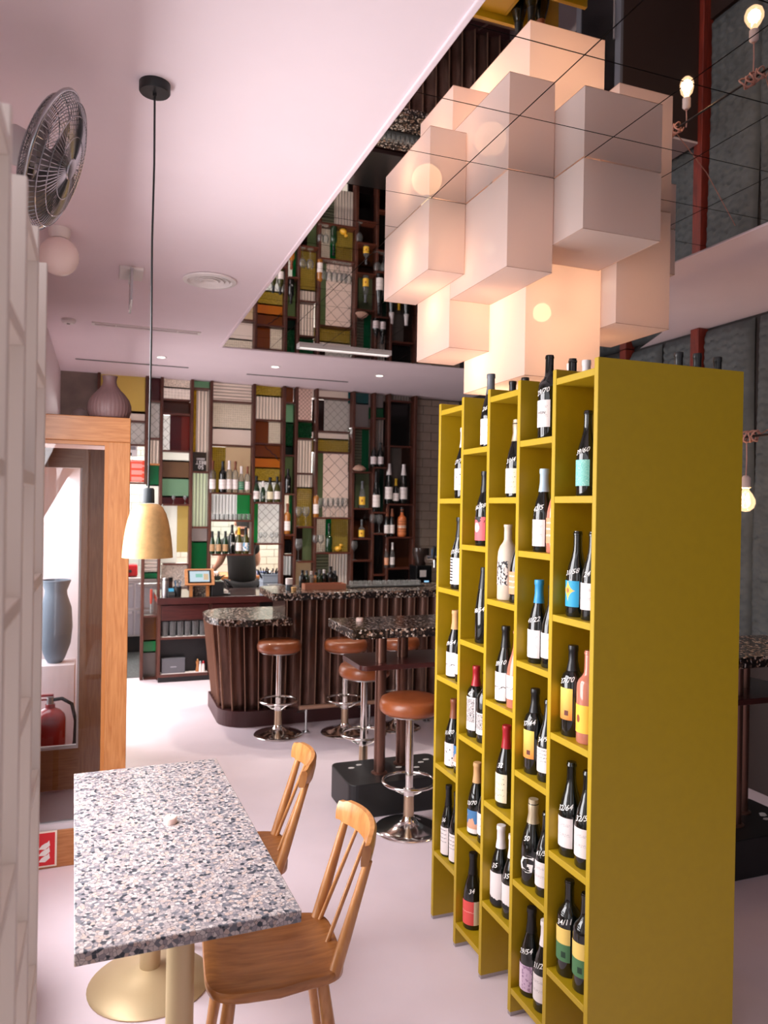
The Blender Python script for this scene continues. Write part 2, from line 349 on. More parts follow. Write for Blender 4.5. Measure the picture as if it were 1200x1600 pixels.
# right wall: dark boarding below, quilted panels and red studs above
M_dark = mat('dark_wall', rgb(44, 40, 40), 0.7, noise=0.1)
struct('wall_right', MB().box(XR, XR+0.1, -2.0, 10.8, 0, CH), M_dark, 'dark wall behind the padded panels', 'wall')
M_quilt = mat('grey_green_quilt', rgb(84, 89, 91), 0.8, noise=0.25, nscale=6)
qw = thing('padded_wall', 'grey green quilted wall panels between red wooden studs', 'wall panel', (XR, 5.0, 0), kind='structure')
def quilt(y0, y1, z0, z1):
    ny, nz = 34, 150; vs = []; fs = []
    for j in range(nz+1):
        for i in range(ny+1):
            u = i/ny; v = j/nz; yy = y0+(y1-y0)*u; zz = z0+(z1-z0)*v
            ed = min(1, min(u, 1-u)*9)*min(1, min(v, 1-v)*40)
            q = abs(math.sin(zz*math.pi/0.055 + 0.6*math.sin(yy*60)))*0.017 + abs(math.sin(yy*math.pi/0.075 + (0.9 if int(zz/0.055)%2 else 0)))*0.010
            sag = 0.012*math.sin(zz*2.1+y0*7)
            vs.append((-(0.012+0.035*math.sqrt(max(0,ed))+q*ed), yy+sag-5.0, zz))
    for j in range(nz):
        for i in range(ny): a = j*(ny+1)+i; fs.append((a, a+1, a+ny+2, a+ny+1))
    return MB().add(vs, fs)
for (a, b) in ((2.42,2.88),(2.90,3.35),(3.37,3.82),(3.84,4.28),(4.36,4.71),(4.73,5.08),(5.16,5.62),(5.64,6.1)):
    quilt(a, b, 0.95, 3.12).build('quilted_panel', M_quilt, qw, smooth=60)
for yy in (4.32, 5.12, 2.38): MB().box(-0.09, -0.002, yy-0.04-5, yy+0.04-5, 0.0, CH-0.002).build('stud', M_redwood, qw, bevel=0.004)
MB().box(-0.03, -0.002, 2.42-5, 4.28-5, 0.0, 0.93).box(-0.03, -0.002, 4.36-5, 5.08-5, 0.0, 0.93).build('dado_board', mat('dark_brown_board', rgb(46,32,28), 0.5), qw)
# back wall right of the screen: grey brick
def bricks(root, x0, x1, z0, z1, bw, bh, m, y, gap=0.006, depth=0.012, name='brick'):
    cache = {}
    row = 0; z = z0
    while z < z1-1e-4:
        h = min(bh, z1-z); x = x0 - (bw/2 if row % 2 else 0)
        while x < x1-1e-4:
            a = max(x, x0); b = min(x+bw, x1)
            if b-a > 0.02:
                k = (round(b-a, 4), round(h, 4))
                if k not in cache:
                    me = MB().box(0, b-a-gap, -depth, 0, 0, h-gap).mesh(name); me.materials.append(m); cache[k] = me
                o = link(name, cache[k], None, root); o.location = (a, y - random.uniform(0, 0.002), z)
            x += bw
        z += bh; row += 1
M_brick = mat('grey_brown_brick', rgb(160, 143, 131), 0.55, noise=0.1, nscale=8)
M_mortar = mat('dark_mortar', rgb(96, 82, 75), 0.8)
wb = thing('wall_back', 'grey brown glazed brick wall right of the coloured glass screen', 'wall', (0, 0, 0), kind='structure')
MB().box(3.37, XR, YB+0.112, YB+0.2, 0, CH).build('mortar_bed', M_mortar, wb)
bricks(wb, 3.37, XR, 0.85, CH-0.01, 0.215, 0.105, M_brick, YB+0.112)
M_conc = mat('raw_concrete', rgb(126, 112, 104), 0.8, noise=0.25, nscale=6, bump=0.3, bscale=25)
struct('wall_pier', MB().box(XL, -0.055, YB, YB+0.2, 0, CH), M_conc, 'raw grey concrete pier in the far left corner', 'wall')
# kitchen beyond the screen
M_tile = mat('white_glazed_tile', rgb(188, 202, 196), 0.3, noise=0.05, nscale=5)
kb = thing('wall_kitchen', 'white tiled back wall of the kitchen', 'wall', (0,0,0), kind='structure')
MB().box(XL, 2.72, 10.612, 10.7, 0, CH).build('tile_bed', mat('tile_grout', rgb(150,148,138), 0.8), kb)
bricks(kb, 0.15, 2.72, 0.9, 2.55, 0.215, 0.105, M_tile, 10.612, 0.007, 0.01, 'tile')
M_whitew = mat('kitchen_white', rgb(226, 220, 208), 0.7)
MB().box(XL, 2.72, 10.604, 10.612, 2.55, CH).build('upper_plaster', M_whitew, kb)
struct('wall_kitchen_side', MB().box(2.66, 2.74, YB+0.2, 10.7, 0, CH), M_whitew, 'white side wall of the kitchen', 'wall')
struct('wall_bar_back', MB().box(2.62, 3.37, YB+0.16, YB+0.2, 0, CH), mat('bar_back_dark', rgb(38, 28, 26), 0.6), 'dark board behind the right hand shelves of the screen', 'wall')
# ceiling fittings
def ceil_pt(px, py): return onZ(px, py, CH)
c = ceil_pt(328, 437)
v = thing('air_diffuser', 'round white air diffuser in the ceiling', 'vent', (c.x, c.y, CH))
MB().lathe([(0.125,0),(0.155,-0.004),(0.155,-0.012),(0.13,-0.016),(0.12,-0.004)], 32).build('rim', M_white, v, smooth=40)
for k in range(3): MB().lathe([(0.03+0.03*k,-0.002),(0.052+0.03*k,-0.014),(0.055+0.03*k,-0.012),(0.034+0.03*k,0.0)], 28).build('cone', M_white, v, smooth=40)
MB().lathe([(0.0,-0.008),(0.03,-0.006)], 16).build('hub', M_white, v)
MB().lathe([(0.0,-0.0005),(0.122,-0.0005)], 24).build('duct', mat('duct_grey', rgb(90,80,80), 0.8), v)
def slot(px0, py0, px1, py1, w, label, m_in, name='slot_vent', rim=0.02):
    a = ceil_pt(px0, py0); b = ceil_pt(px1, py1); y_ = (a.y+b.y)/2; L = (b.x-a.x)
    t = thing(name, label, 'vent', ((a.x+b.x)/2, y_, CH))
    MB().box(-L/2, L/2, -w/2, w/2, -0.003, -0.0005).build('slot', m_in, t)
    if rim:
        MB().box(-L/2-rim,L/2+rim,-w/2-rim,-w/2,-0.008,0).box(-L/2-rim,L/2+rim,w/2,w/2+rim,-0.008,0).box(-L/2-rim,-L/2,-w/2,w/2,-0.008,0).box(L/2,L/2+rim,-w/2,w/2,-0.008,0).build('frame', M_white, t)
        for s in (-0.3, 0.3): MB().box(L*s-0.004, L*s+0.004, -w/2, w/2, -0.007, -0.003).build('divider', M_white, t)
    return t
slot(148, 505, 309, 520, 0.05, 'white framed linear air grille nearest the round diffuser', mat('grille_pink_grey', rgb(196,176,182), 0.7))
slot(118, 561.5, 295, 573.5, 0.035, 'black slot vent above the far left corner', M_black, rim=0)
slot(387, 583, 541, 598, 0.035, 'black slot vent above the middle of the glass screen', M_black, rim=0)
a = ceil_pt(464, 541); b = ceil_pt(611, 552)
t = thing('linear_grille', 'long white linear light fitting mounted on the mirrored ceiling', 'light fitting', ((a.x+b.x)/2, (a.y+b.y)/2, CH)); L = (b.x-a.x)/2
MB().box(-L,L,-0.05,-0.038,-0.02,0).box(-L,L,0.038,0.05,-0.02,0).box(-L,-L+0.012,-0.038,0.038,-0.02,0).box(L-0.012,L,-0.038,0.038,-0.02,0).build('frame', M_white, t)
MB().box(-L+0.012,L-0.012,-0.038,0.038,-0.012,-0.004).build('diffuser', emit('diffuser_glow', (1,0.9,0.86,1), 0.9), t)  # glow put into the grille face by an emissive strip
M_dl = emit('downlight_glow', (1, 0.9, 0.82, 1), 5.0)
for k, (px, py) in enumerate(((252, 558), (430, 573), (593, 587))):
    c = ceil_pt(px, py)
    t = thing('downlight', ['small round downlight in the ceiling behind the pendant cord', 'small round downlight above the middle of the glass screen', 'small round downlight closest to the brick wall'][k], 'downlight', (c.x, c.y, CH), group='ceiling downlights above the back bar')
    MB().lathe([(0.034,-0.0005),(0.034,-0.004),(0.046,-0.005),(0.048,0)], 20).build('rim', M_white, t, smooth=40)
    MB().lathe([(0.0,-0.003),(0.034,-0.003)], 16).build('lens', M_dl, t)
    l = bpy.data.lights.new('downlight_beam', 'SPOT'); l.energy = 75; l.spot_size = 1.9; l.spot_blend = 0.8; l.color = (1, 0.88, 0.74); l.shadow_soft_size = 0.04
    lo = bpy.data.objects.new('downlight_beam', l); COL.objects.link(lo); lo.parent = t; lo.location = (0, 0, -0.03)
c = ceil_pt(107, 499)
t = thing('smoke_detector', 'small white detector on the ceiling near the left wall', 'detector', (c.x, c.y, CH))
MB().lathe([(0.05,0),(0.05,-0.018),(0.036,-0.03),(0,-0.03)], 18).build('housing', M_white, t, smooth=40)
MB().lathe([(0.012,-0.03),(0.01,-0.036),(0,-0.036)], 10).build('sensor', mat('sensor_grey', rgb(150,140,140), 0.5), t)
c = ceil_pt(205, 425)
t = thing('exit_sign', 'emergency exit sign blade hanging from the ceiling seen edge on', 'sign', (c.x, c.y, CH))
MB().box(-0.065, 0.065, -0.11, 0.11, -0.018, 0).build('ceiling_plate', M_white, t, bevel=0.004)
MB().box(-0.006, 0.006, -0.16, 0.16, -0.20, -0.03).build('blade', mat('sign_grey', rgb(176,170,176), 0.25), t)
MB().box(-0.01, 0.01, -0.14, 0.14, -0.034, -0.016).build('holder', M_steel, t)
# soft globe lamp
gl = thing('globe_lamp', 'pale pink opal globe lamp at the ceiling beyond the fan', 'lamp', (-0.215, 4.0, CH))
MB().sphere((0,0,-0.135), 0.092, 20, 12, 1.0).build('globe', mat('opal_glass', rgb(252,234,228), 0.3), gl, smooth=80)
MB().lathe([(0.05,0),(0.05,-0.03),(0.04,-0.05)], 18).build('ceiling_mount', M_white, gl, smooth=40)
# ================================================================== coloured glass screen (bar back)
PM = {
 'yellow': pane_mat('pane_yellow', rgb(206,184,116), 'plain'), 'yellowh': pane_mat('pane_yellow_hammered', rgb(188,168,84), 'hammer'),
 'gold': pane_mat('pane_gold_bubble', rgb(176,156,74), 'bubble'), 'goldh': pane_mat('pane_gold_strip', rgb(186,158,60), 'hammer'),
 'amber': pane_mat('pane_amber', rgb(140,88,40), 'plain'), 'amberd': pane_mat('pane_dark_amber', rgb(94,49,22), 'plain'), 'orange': pane_mat('pane_orange', rgb(196,136,52), 'plain'),
 'maroon': pane_mat('pane_maroon', rgb(96,17,26), 'plain'), 'red': pane_mat('pane_red', rgb(130,46,38), 'plain'),
 'green': pane_mat('pane_green', rgb(22,132,84), 'plain'), 'greent': pane_mat('pane_green_textured', rgb(38,103,69), 'hammer'), 'greenp': pane_mat('pane_pale_green', rgb(146,178,152), 'plain'),
 'greend': pane_mat('pane_dark_green', rgb(15,58,44), 'plain'), 'greenb': pane_mat('pane_bright_green', rgb(34,160,88), 'plain'), 'greeng': pane_mat('pane_grey_green', rgb(129,141,109), 'plain'),
 'teal': pane_mat('pane_teal', rgb(22,125,129), 'plain'),
 'white': pane_mat('pane_white', rgb(246,246,239), 'plain'), 'grey': pane_mat('pane_grey', rgb(192,185,183), 'plain'), 'pale': pane_mat('pane_pale_pink', rgb(222,210,204), 'plain'), 'beige': pane_mat('pane_beige', rgb(208,190,166), 'plain'),
 'brown': pane_mat('pane_brown', rgb(138,109,80), 'plain'), 'darkbrown': pane_mat('pane_dark_brown', rgb(49,26,17), 'plain', transl=0.2),
 'ribv': pane_mat('pane_ribbed', rgb(229,217,209), 'ribv'), 'ribvg': pane_mat('pane_ribbed_pale_green', rgb(226,234,214), 'ribv'), 'ribh': pane_mat('pane_reeded', rgb(231,219,212), 'ribh'), 'ribhg': pane_mat('pane_reeded_grey_green', rgb(146,148,129), 'ribh'),
 'ribw': pane_mat('pane_ribbed_white', rgb(246,246,246), 'ribv'), 'block': pane_mat('pane_glass_block', rgb(241,231,226), 'block'), 'bubble': pane_mat('pane_clear_bubble', rgb(222,212,200), 'bubble'),
 'hammer': pane_mat('pane_clear_hammered', rgb(239,226,217), 'hammer'), 'wire': pane_mat('pane_wire_glass', rgb(200,195,192), 'wire'), 'wirew': pane_mat('pane_white_wire_glass', rgb(246,246,244), 'wire'),
 'lattice': pane_mat('pane_diamond_lattice', rgb(239,222,214), 'wire', rgb(70,56,50), ps=0.62), 'latticef': pane_mat('pane_fine_lattice', rgb(231,209,202), 'wire', rgb(120,96,88), ps=2.0),
 'clear': clear_glass('pane_clear', (0.93,0.94,0.92,1), 0.02, 1.3), 'black': pane_mat('pane_black', rgb(15,11,11), 'plain', transl=0.0), 'dimgrey': pane_mat('pane_dim_grey', rgb(117,109,104), 'plain', transl=0.3),
}
SY = YB                     # front plane of the glass
S = thing('glass_screen', 'mahogany lattice screen of coloured and patterned glass panes with bottle shelves', 'screen', (1.6, SY, 0))
SO = Vector((1.6, SY, 0))
def sx(px, py): return onY(px, py, SY).x - SO.x
def sz(px, py): return onY(px, py, SY).z
def pane(px0, px1, py0, py1, key, thick=0.008, dy=0.045):
    mx = (px0+px1)/2; my = (py0+py1)/2
    x0 = sx(px0, my); x1 = sx(px1, my); z1 = sz(mx, py0); z0 = sz(mx, py1)
    return MB().box(x0, x1, dy, dy+thick, z0-0.008, z1+0.008).build('pane', PM[key], S)
def pane_open(*a): pass
COLX = {'A0':150,'A':229,'B':252,'C':298,'D':328,'E':395,'F':441,'G':460.5,'H':489,'I':546,'J':578,'K':601,'L':642}
FY0, FY1 = -0.07, 0.06      # frame depth round the glass plane
def vpost(px, py0, py1, w=0.030, y0=FY0, y1=FY1):
    x = sx(px, (py0+py1)/2); z1 = min(CH-0.001, sz(px, py0)); z0 = max(0.872 if py1 == 922 else 0.0, sz(px, py1))
    MB().box(x-w/2, x+w/2, y0, y1, z0, z1).build('post', M_mahog, S, bevel=0.003, seg=1)
def rail(px0, px1, py, th=0.018, y0=FY0+0.005, y1=FY1-0.005, name='rail', m=None):
    mx = (px0+px1)/2; x0 = sx(px0, py); x1 = sx(px1, py); z = sz(mx, py)
    MB().box(x0+0.014, x1-0.014, y0, y1, z-th/2, z+th/2).build(name, m or M_mahogx, S)
TOP = 540
vpost(229, TOP, 757); vpost(252, TOP, 790)
vpost(222, 788, 1100); vpost(247, 788, 1100, 0.026)
vpost(298, TOP, 922); vpost(328, TOP, 922); vpost(395, TOP, 866); vpost(441, TOP, 922, 0.034); vpost(460.5, TOP, 922); vpost(489, TOP, 1300); vpost(546, TOP, 1300, 0.034); vpost(578, TOP, 1300); vpost(601, TOP, 1300); vpost(642, TOP, 1300, 0.034)
vpost(150, TOP, 1300, 0.03)
# --- column left of first post, above the lobby and beside it
pane(150, 229, 560, 643, 'yellow'); pane(200, 229, 643, 657, 'pale'); rail(150, 229, 658); pane(150, 229, 660, 693, 'wire'); rail(150, 229, 695)
pane(150, 229, 697, 752, 'clear'); rail(150, 229, 754.5)
# --- B
pane(229, 252, 565, 627, 'maroon'); rail(229, 252, 628); pane(229, 252, 629, 684, 'wire'); rail(229, 252, 686); pane(229, 252, 688, 723, 'ribv'); rail(229, 252, 726, m=M_oakx); pane(229, 252, 728, 758, 'green'); pane(229, 252, 758, 789, 'white')
rail(222, 252, 790); pane(222, 247, 792, 870, 'grey'); pane(222, 247, 870, 895, 'ribh'); pane(222, 247, 895, 904, 'green'); pane(222, 247, 904, 961, 'clear'); rail(222, 247, 962); pane(222, 247, 963, 1002, 'amber'); pane(222, 247, 1002, 1020, 'greenb'); pane(222, 247, 1020, 1058, 'dimgrey'); rail(222, 247, 1060)
# --- C
pane(252, 298, 565, 605, 'hammer'); pane(252, 298, 605, 625, 'block'); rail(252, 298, 626); pane(252, 298, 628, 646, 'amberd'); rail(252, 298, 648); pane(252, 266, 650, 704, 'wirew'); pane(266, 284, 650, 704, 'maroon'); pane(284, 298, 650, 704, 'red'); rail(252, 298, 705.5)
pane(252, 298, 707, 720, 'white'); pane(252, 298, 720, 747, 'brown'); pane(252, 298, 747, 776, 'greenp'); pane(252, 298, 776, 787, 'maroon'); rail(252, 298, 789, name='shelf')
pane(252, 277, 791, 880, 'white'); pane(277, 298, 791, 862, 'yellow', ); rail(252, 298, 881); pane(252, 298, 883, 916, 'hammer')
# --- D
pane(298, 328, 570, 607, 'greenp'); rail(298, 328, 608.5); pane(298, 307, 610, 736, 'goldh'); pane(307, 328, 610, 736, 'ribv'); rail(298, 328, 738); pane(298, 328, 740, 823, 'ribvg'); rail(298, 328, 824); pane(298, 328, 826, 847, 'grey'); pane(298, 328, 847, 890, 'green')
# --- E
pane(328, 395, 570, 628, 'ribh'); rail(328, 395, 629); pane(328, 395, 631, 669, 'bubble'); pane(328, 395, 669, 695, 'pale'); rail(328, 395, 697); pane(328, 353, 699, 770, 'gold'); pane(353, 395, 699, 770, 'beige')
rail(328, 395, 771.5, y0=-0.10, name='shelf'); pane(328, 371, 774, 812, 'ribw'); pane(371, 395, 774, 812, 'greenb'); rail(328, 395, 813.5, y0=-0.10, name='shelf'); pane(328, 395, 815, 864, 'clear'); rail(328, 395, 866, y0=-0.10, name='shelf')
# --- F
pane(395, 441, 575, 618, 'yellowh'); pane(395, 441, 618, 656, 'ribv'); rail(395, 441, 657.5); pane(395, 421, 659, 693, 'amber'); pane(421, 441, 659, 693, 'bubble'); rail(395, 441, 694.5); pane(395, 441, 696, 715, 'amber'); pane(395, 441, 715, 731, 'orange'); pane(395, 441, 731, 752, 'yellowh'); pane(395, 441, 752, 785, 'wirew')
rail(395, 441, 786, y0=-0.10, name='shelf'); pane(395, 404, 788, 848, 'greenb'); pane(404, 441, 788, 848, 'wirew'); rail(395, 441, 849.5, y0=-0.10, name='shelf')
# --- G
pane(441, 460, 580, 629, 'amber'); rail(441, 460.5, 630.5); pane(441, 460, 632, 660, 'greenp'); pane(441, 460, 660, 697, 'greent'); pane(441, 460, 697, 711, 'greend'); rail(441, 460.5, 712.5); pane(441, 460, 714, 771, 'greeng'); rail(441, 460.5, 772.5, y0=-0.10, name='shelf')
pane(441, 452, 774, 834, 'white'); pane(452, 460, 774, 834, 'green'); rail(441, 460.5, 835.5, y0=-0.10, name='shelf'); pane(441, 460, 837, 844, 'amber'); pane(441, 446, 844, 866, 'amber'); pane(446, 457, 844, 864, 'black'); rail(441, 460.5, 867); pane(441, 460, 869, 900, 'ribw'); pane(441, 460, 900, 925, 'black')
# --- H
pane(460, 489, 585, 657, 'latticef'); rail(460.5, 489, 658.5); pane(460, 489, 660, 685, 'greent'); rail(460.5, 489, 686.5); pane(460, 489, 688, 739, 'ribv'); rail(460.5, 489, 740.5); pane(460, 489, 742, 762, 'ribv'); pane(460, 489, 762, 822, 'gold'); rail(460.5, 489, 823.5, y0=-0.10, name='shelf')
pane(460, 474, 825, 875, 'darkbrown'); pane(474, 489, 825, 875, 'greeng'); rail(460.5, 489, 877, y0=-0.10, name='shelf'); pane(460, 489, 879, 925, 'beige')
# --- I
pane(489, 546, 590, 622, 'pale'); rail(489, 546, 623.5); pane(489, 508, 625, 674, 'darkbrown'); pane(508, 546, 625, 674, 'wire'); rail(489, 546, 675.5); pane(489, 546, 677, 686, 'pale'); pane(489, 546, 686, 706, 'gold'); rail(489, 546, 707.5); pane(489, 506, 709, 808, 'greeng'); pane(506, 546, 709, 808, 'lattice'); rail(489, 546, 809.5, y0=-0.10, name='shelf')
pane(489, 510, 811, 862, 'bubble'); pane(510, 519, 811, 862, 'green'); pane(519, 546, 811, 862, 'gold'); rail(489, 546, 863.5, y0=-0.10, name='shelf'); pane(489, 515, 865, 925, 'ribhg'); pane(515, 546, 865, 925, 'ribv')
# --- J
pane(546, 578, 595, 630, 'teal'); pane(546, 578, 630, 668, 'grey'); rail(546, 578, 669.5); pane(546, 567, 671, 737, 'ribhg'); pane(567, 578, 671, 737, 'green'); rail(546, 578, 738.5, y0=-0.10, name='shelf'); pane(546, 557, 740, 793, 'greend'); pane(557, 578, 740, 793, 'greeng'); rail(546, 578, 795, y0=-0.10, name='shelf')
pane(546, 578, 797, 812, 'darkbrown'); pane(546, 578, 812, 840, 'amberd'); rail(546, 578, 841.5, y0=-0.10, name='shelf'); pane(546, 578, 843, 874, 'darkbrown'); rail(546, 578, 875.5, y0=-0.10, name='shelf'); pane(546, 578, 877, 925, 'black')
# --- K
pane(578, 601, 598, 637, 'grey'); pane(578, 601, 637, 653, 'green'); rail(578, 601, 654.5); pane(578, 601, 656, 730, 'ribv'); rail(578, 601, 731.5, y0=-0.10, name='shelf'); pane(578, 594, 733, 800, 'dimgrey'); pane(594, 601, 733, 800, 'greend'); rail(578, 601, 801, y0=-0.10, name='shelf'); pane(578, 601, 803, 833, 'darkbrown'); rail(578, 601, 834, y0=-0.10, name='shelf'); pane(578, 601, 836, 925, 'black'); rail(578, 601, 898)
# --- L
pane(601, 642, 600, 627, 'ribv'); rail(601, 642, 628); pane(601, 642, 629, 697, 'black'); rail(601, 642, 698.5); pane(601, 629, 700, 787, 'dimgrey'); pane(629, 642, 700, 787, 'darkbrown'); rail(601, 642, 788.5, y0=-0.10, name='shelf'); pane(601, 642, 790, 838, 'darkbrown'); rail(601, 642, 839.5, y0=-0.10, name='shelf'); pane(601, 642, 841, 886, 'amberd'); rail(601, 642, 887.5, y0=-0.10, name='shelf'); pane(601, 642, 889, 925, 'black')
# crack line on the amber pane
MB().tube([onY(x, y, SY+0.036) - SO for x, y in ((414,697),(417,702),(422,704),(425,709),(430,711),(433,717),(436,720))], 0.004, 5).build('crack', M_black, S)
# plaque hung on the ribbed pane
pq = thing('plaque', 'small black plaque with white lettering on the ribbed glass', 'plaque', onY(311.5, 722, SY-0.01))
px0, px1 = sx(301,722)+SO.x - pq.location.x, sx(322,722)+SO.x - pq.location.x
MB().box(px0, px1, -0.008, 0.0, -0.105, 0.105).build('board', M_blackg, pq)
def flat_text(s, size, m, parent, pos, name='lettering', axis='XZ', rot=0, bold=0.0, flip=False):
    vs, fs = text_mesh(s, 1.0, bold); mb = MB(); ca, sa = math.cos(rot), math.sin(rot); out = []
    for v in vs:
        x, y = v[0]*size, v[1]*size; x, y = x*ca - y*sa, x*sa + y*ca
        if flip: x = -x
        out.append((pos[0]+x, pos[1], pos[2]+y) if axis == 'XZ' else (pos[0]+x, pos[1]+y, pos[2]))
    mb.add(out, fs); return mb.build(name, m, parent)
M_ink = mat('white_print', rgb(236, 232, 228), 0.6)
M_inkb = mat('black_print', rgb(24, 22, 24), 0.6)
flat_text('BEST', 0.052, M_ink, pq, (0.015, -0.0085, -0.005), rot=math.pi, bold=0.02)
flat_text('50', 0.062, M_ink, pq, (0.015, -0.0085, -0.052), rot=math.pi, bold=0.02)
for k in range(2): MB().box(-0.03, 0.055, -0.0085, -0.008, 0.022+0.013*k, 0.028+0.013*k).build('print_line', M_ink, pq)
# posters taped to the clear pane beside the lobby
p0 = onY(214, 736, SY-0.01); po = thing('poster', 'orange red poster with pink bottle shapes on the screen', 'poster', p0)
w = (sx(225,736)-sx(196,736))/2; h = (sz(214,719)-sz(214,753))/2
MB().box(-w, w, -0.003, 0, -h, h).build('sheet', mat('poster_orange', rgb(228, 72, 44), 0.6), po)
M_pink = mat('poster_pink', rgb(236, 150, 138), 0.6)
for k in range(3):
    zc = h*0.50 - k*0.068
    MB().box(-w*0.6, w*0.55, -0.0036, -0.003, zc-0.026, zc+0.02).box(w*0.55, w*0.9, -0.0036, -0.003, zc-0.012, zc+0.008).build('bottle_print', M_pink, po)
MB().box(-w*0.8, w*0.6, -0.0036, -0.003, h*0.84, h*0.92).build('print_line', M_pink, po)
p0 = onY(209, 703, SY-0.01); po = thing('photo_print', 'small grey photo print taped above the orange poster', 'poster', p0)
MB().box(-0.05, 0.035, -0.003, 0, -0.07, 0.05).build('sheet', mat('print_grey', rgb(196, 186, 186), 0.6), po)
MB().box(-0.035, 0.02, -0.0036, -0.003, 0.0, 0.035).build('image', mat('print_dark', rgb(120, 112, 116), 0.6), po)
MB().box(-0.045, -0.02, -0.0036, -0.003, -0.06, -0.03).build('caption', M_inkb, po)
# ================================================================== bar, back counter, stools, tables
def path_pts(inset):
    """outline of the low bar end, from its back-left corner round the nose to the front"""
    r = 0.30 - inset; c = (1.16, 6.40); pts = [(0.86+inset, 6.95)]
    pts.append((0.86+inset, 6.40))
    for i in range(1, 13):
        a = math.pi + (math.pi/2)*i/12; pts.append((c[0]+r*math.cos(a), c[1]+r*math.sin(a)))
    pts.append((1.44, 6.10+inset)); return pts
def resample(pts, n):
    P = [Vector((p[0], p[1], 0)) for p in pts]; d = [0]
    for i in range(1, len(P)): d.append(d[-1]+(P[i]-P[i-1]).length)
    out = []
    for k in range(n+1):
        t = d[-1]*k/n; i = 1
        while i < len(P)-1 and d[i] < t: i += 1
        f = (t-d[i-1])/max(1e-9, d[i]-d[i-1]); out.append(P[i-1].lerp(P[i], f))
    return out
bar = thing('bar_counter', 'bar with scalloped copper cladding and dark terrazzo top', 'bar', (1.4, 6.3, 0)); BO = Vector((1.4, 6.3, 0))
def scallop(p0t, p1t, p0b, p1b, z0, z1, depth=0.045, n=8):
    mid = Vector((1.35, 6.75, 0)); vs = []; fs = []
    for (a, b, z) in ((p0b, p1b, z0), (p0t, p1t, z1)):
        t = (b-a).normalized(); nrm = Vector((t.y, -t.x, 0))
        if nrm.dot((a+b)/2-mid) > 0: nrm = -nrm
        for i in range(n+1):
            u = i/n; q = a.lerp(b, u) + nrm*(depth*math.sin(math.pi*u)); vs.append(q + Vector((0,0,z)) - BO)
    for i in range(n): fs.append((i, i+1, n+1+i+1, n+1+i))
    # thin fin at the ridge
    return MB().add(vs, fs)
def fin(pt, pb, z0, z1, nrm):
    t = Vector((-nrm.y, nrm.x, 0))*0.004; vs = []
    for p, z in ((pb, z0), (pt, z1)):
        for q in (p+t-nrm*0.02, p+t*0.5+nrm*0.012, p-t*0.5+nrm*0.012, p-t-nrm*0.02): vs.append(q+Vector((0,0,z))-BO)
    return MB().add(vs, [(0,1,5,4),(1,2,6,5),(2,3,7,6),(3,0,4,7),(4,5,6,7),(3,2,1,0)])
NB = 11
top = resample(path_pts(0.0), NB); bot = resample(path_pts(0.085), NB)
M_fin = mat('copper_ridge', rgb(190, 152, 130), 0.35, 0.5)  # paler than the flutes: ridge highlight lines put into the colour
for i in range(NB):
    scallop(top[i], top[i+1], bot[i], bot[i+1], 0.13, 0.853).build('flute', M_copper, bar, smooth=60)
for i in range(1, NB):
    t = (top[i+1]-top[i-1]).normalized(); nrm = Vector((t.y, -t.x, 0)); nrm = nrm if nrm.dot(top[i]-Vector((1.35,6.75,0))) > 0 else -nrm
    fin(top[i], bot[i], 0.13, 0.853, nrm).build('ridge', M_fin, bar)
hx = [1.44 + 0.1268*i for i in range(17)]
for i in range(16):
    a = Vector((hx[i], 6.12, 0)); b = Vector((hx[i+1], 6.12, 0)); d_ = Vector((0, 0.02, 0))
    scallop(a, b, a+d_, b+d_, 0.13, 1.045).build('flute', M_copper, bar, smooth=60)
for i in range(17):
    a = Vector((hx[i], 6.12, 0)); fin(a, a+Vector((0,0.02,0)), 0.13, 1.045, Vector((0,-1,0))).build('ridge', M_fin, bar)
MB().box(1.425-1.4, 1.44-1.4, 6.12-6.3, 6.6-6.3, 0.91, 1.045).build('step_side', M_copper, bar)
# plinth
pp = path_pts(0.06)[:-1] + [(3.47, 6.18), (3.47, 6.60), (1.5, 6.60), (1.5, 6.95)]
MB().prism([(x-1.4, y-6.3) for x, y in pp], 0, 0.13).build('plinth', mat('maroon_plinth', rgb(66, 32, 34), 0.4), bar)
core = [(x+0.06, y+0.06) for x, y in path_pts(0.10)[:-1]] + [(3.46, 6.24), (3.46, 6.58), (1.52, 6.58), (1.52, 6.9)]
MB().prism([(x-1.4, y-6.3) for x, y in core], 0.13, 0.852).box(1.47-1.4, 3.46-1.4, 6.22-6.3, 6.58-6.3, 0.852, 1.045).build('carcass', M_maroon, bar)
# tops
tp = [(1.45, 6.74), (1.10, 6.74)]
for i in range(0, 13):
    a = math.pi/2 + math.pi/2*i/12; tp.append((1.06+0.25*math.cos(a), 6.49+0.25*math.sin(a)))
for i in range(0, 13):
    a = math.pi + math.pi/2*i/12; tp.append((1.13+0.32*math.cos(a), 6.28+0.32*math.sin(a)))
tp += [(1.45, 5.96)]
MB().prism([(x-1.4, y-6.3) for x, y in tp], 0.855, 0.91).build('low_top', M_terrd, bar, bevel=0.006)
MB().prism([(x-1.4, y-6.3) for x, y in [(3.5,6.62),(1.34,6.62),(1.30,6.58),(1.30,6.04),(1.34,6.0),(3.5,6.0)]], 1.05, 1.11).build('high_top', M_terrd, bar, bevel=0.006)
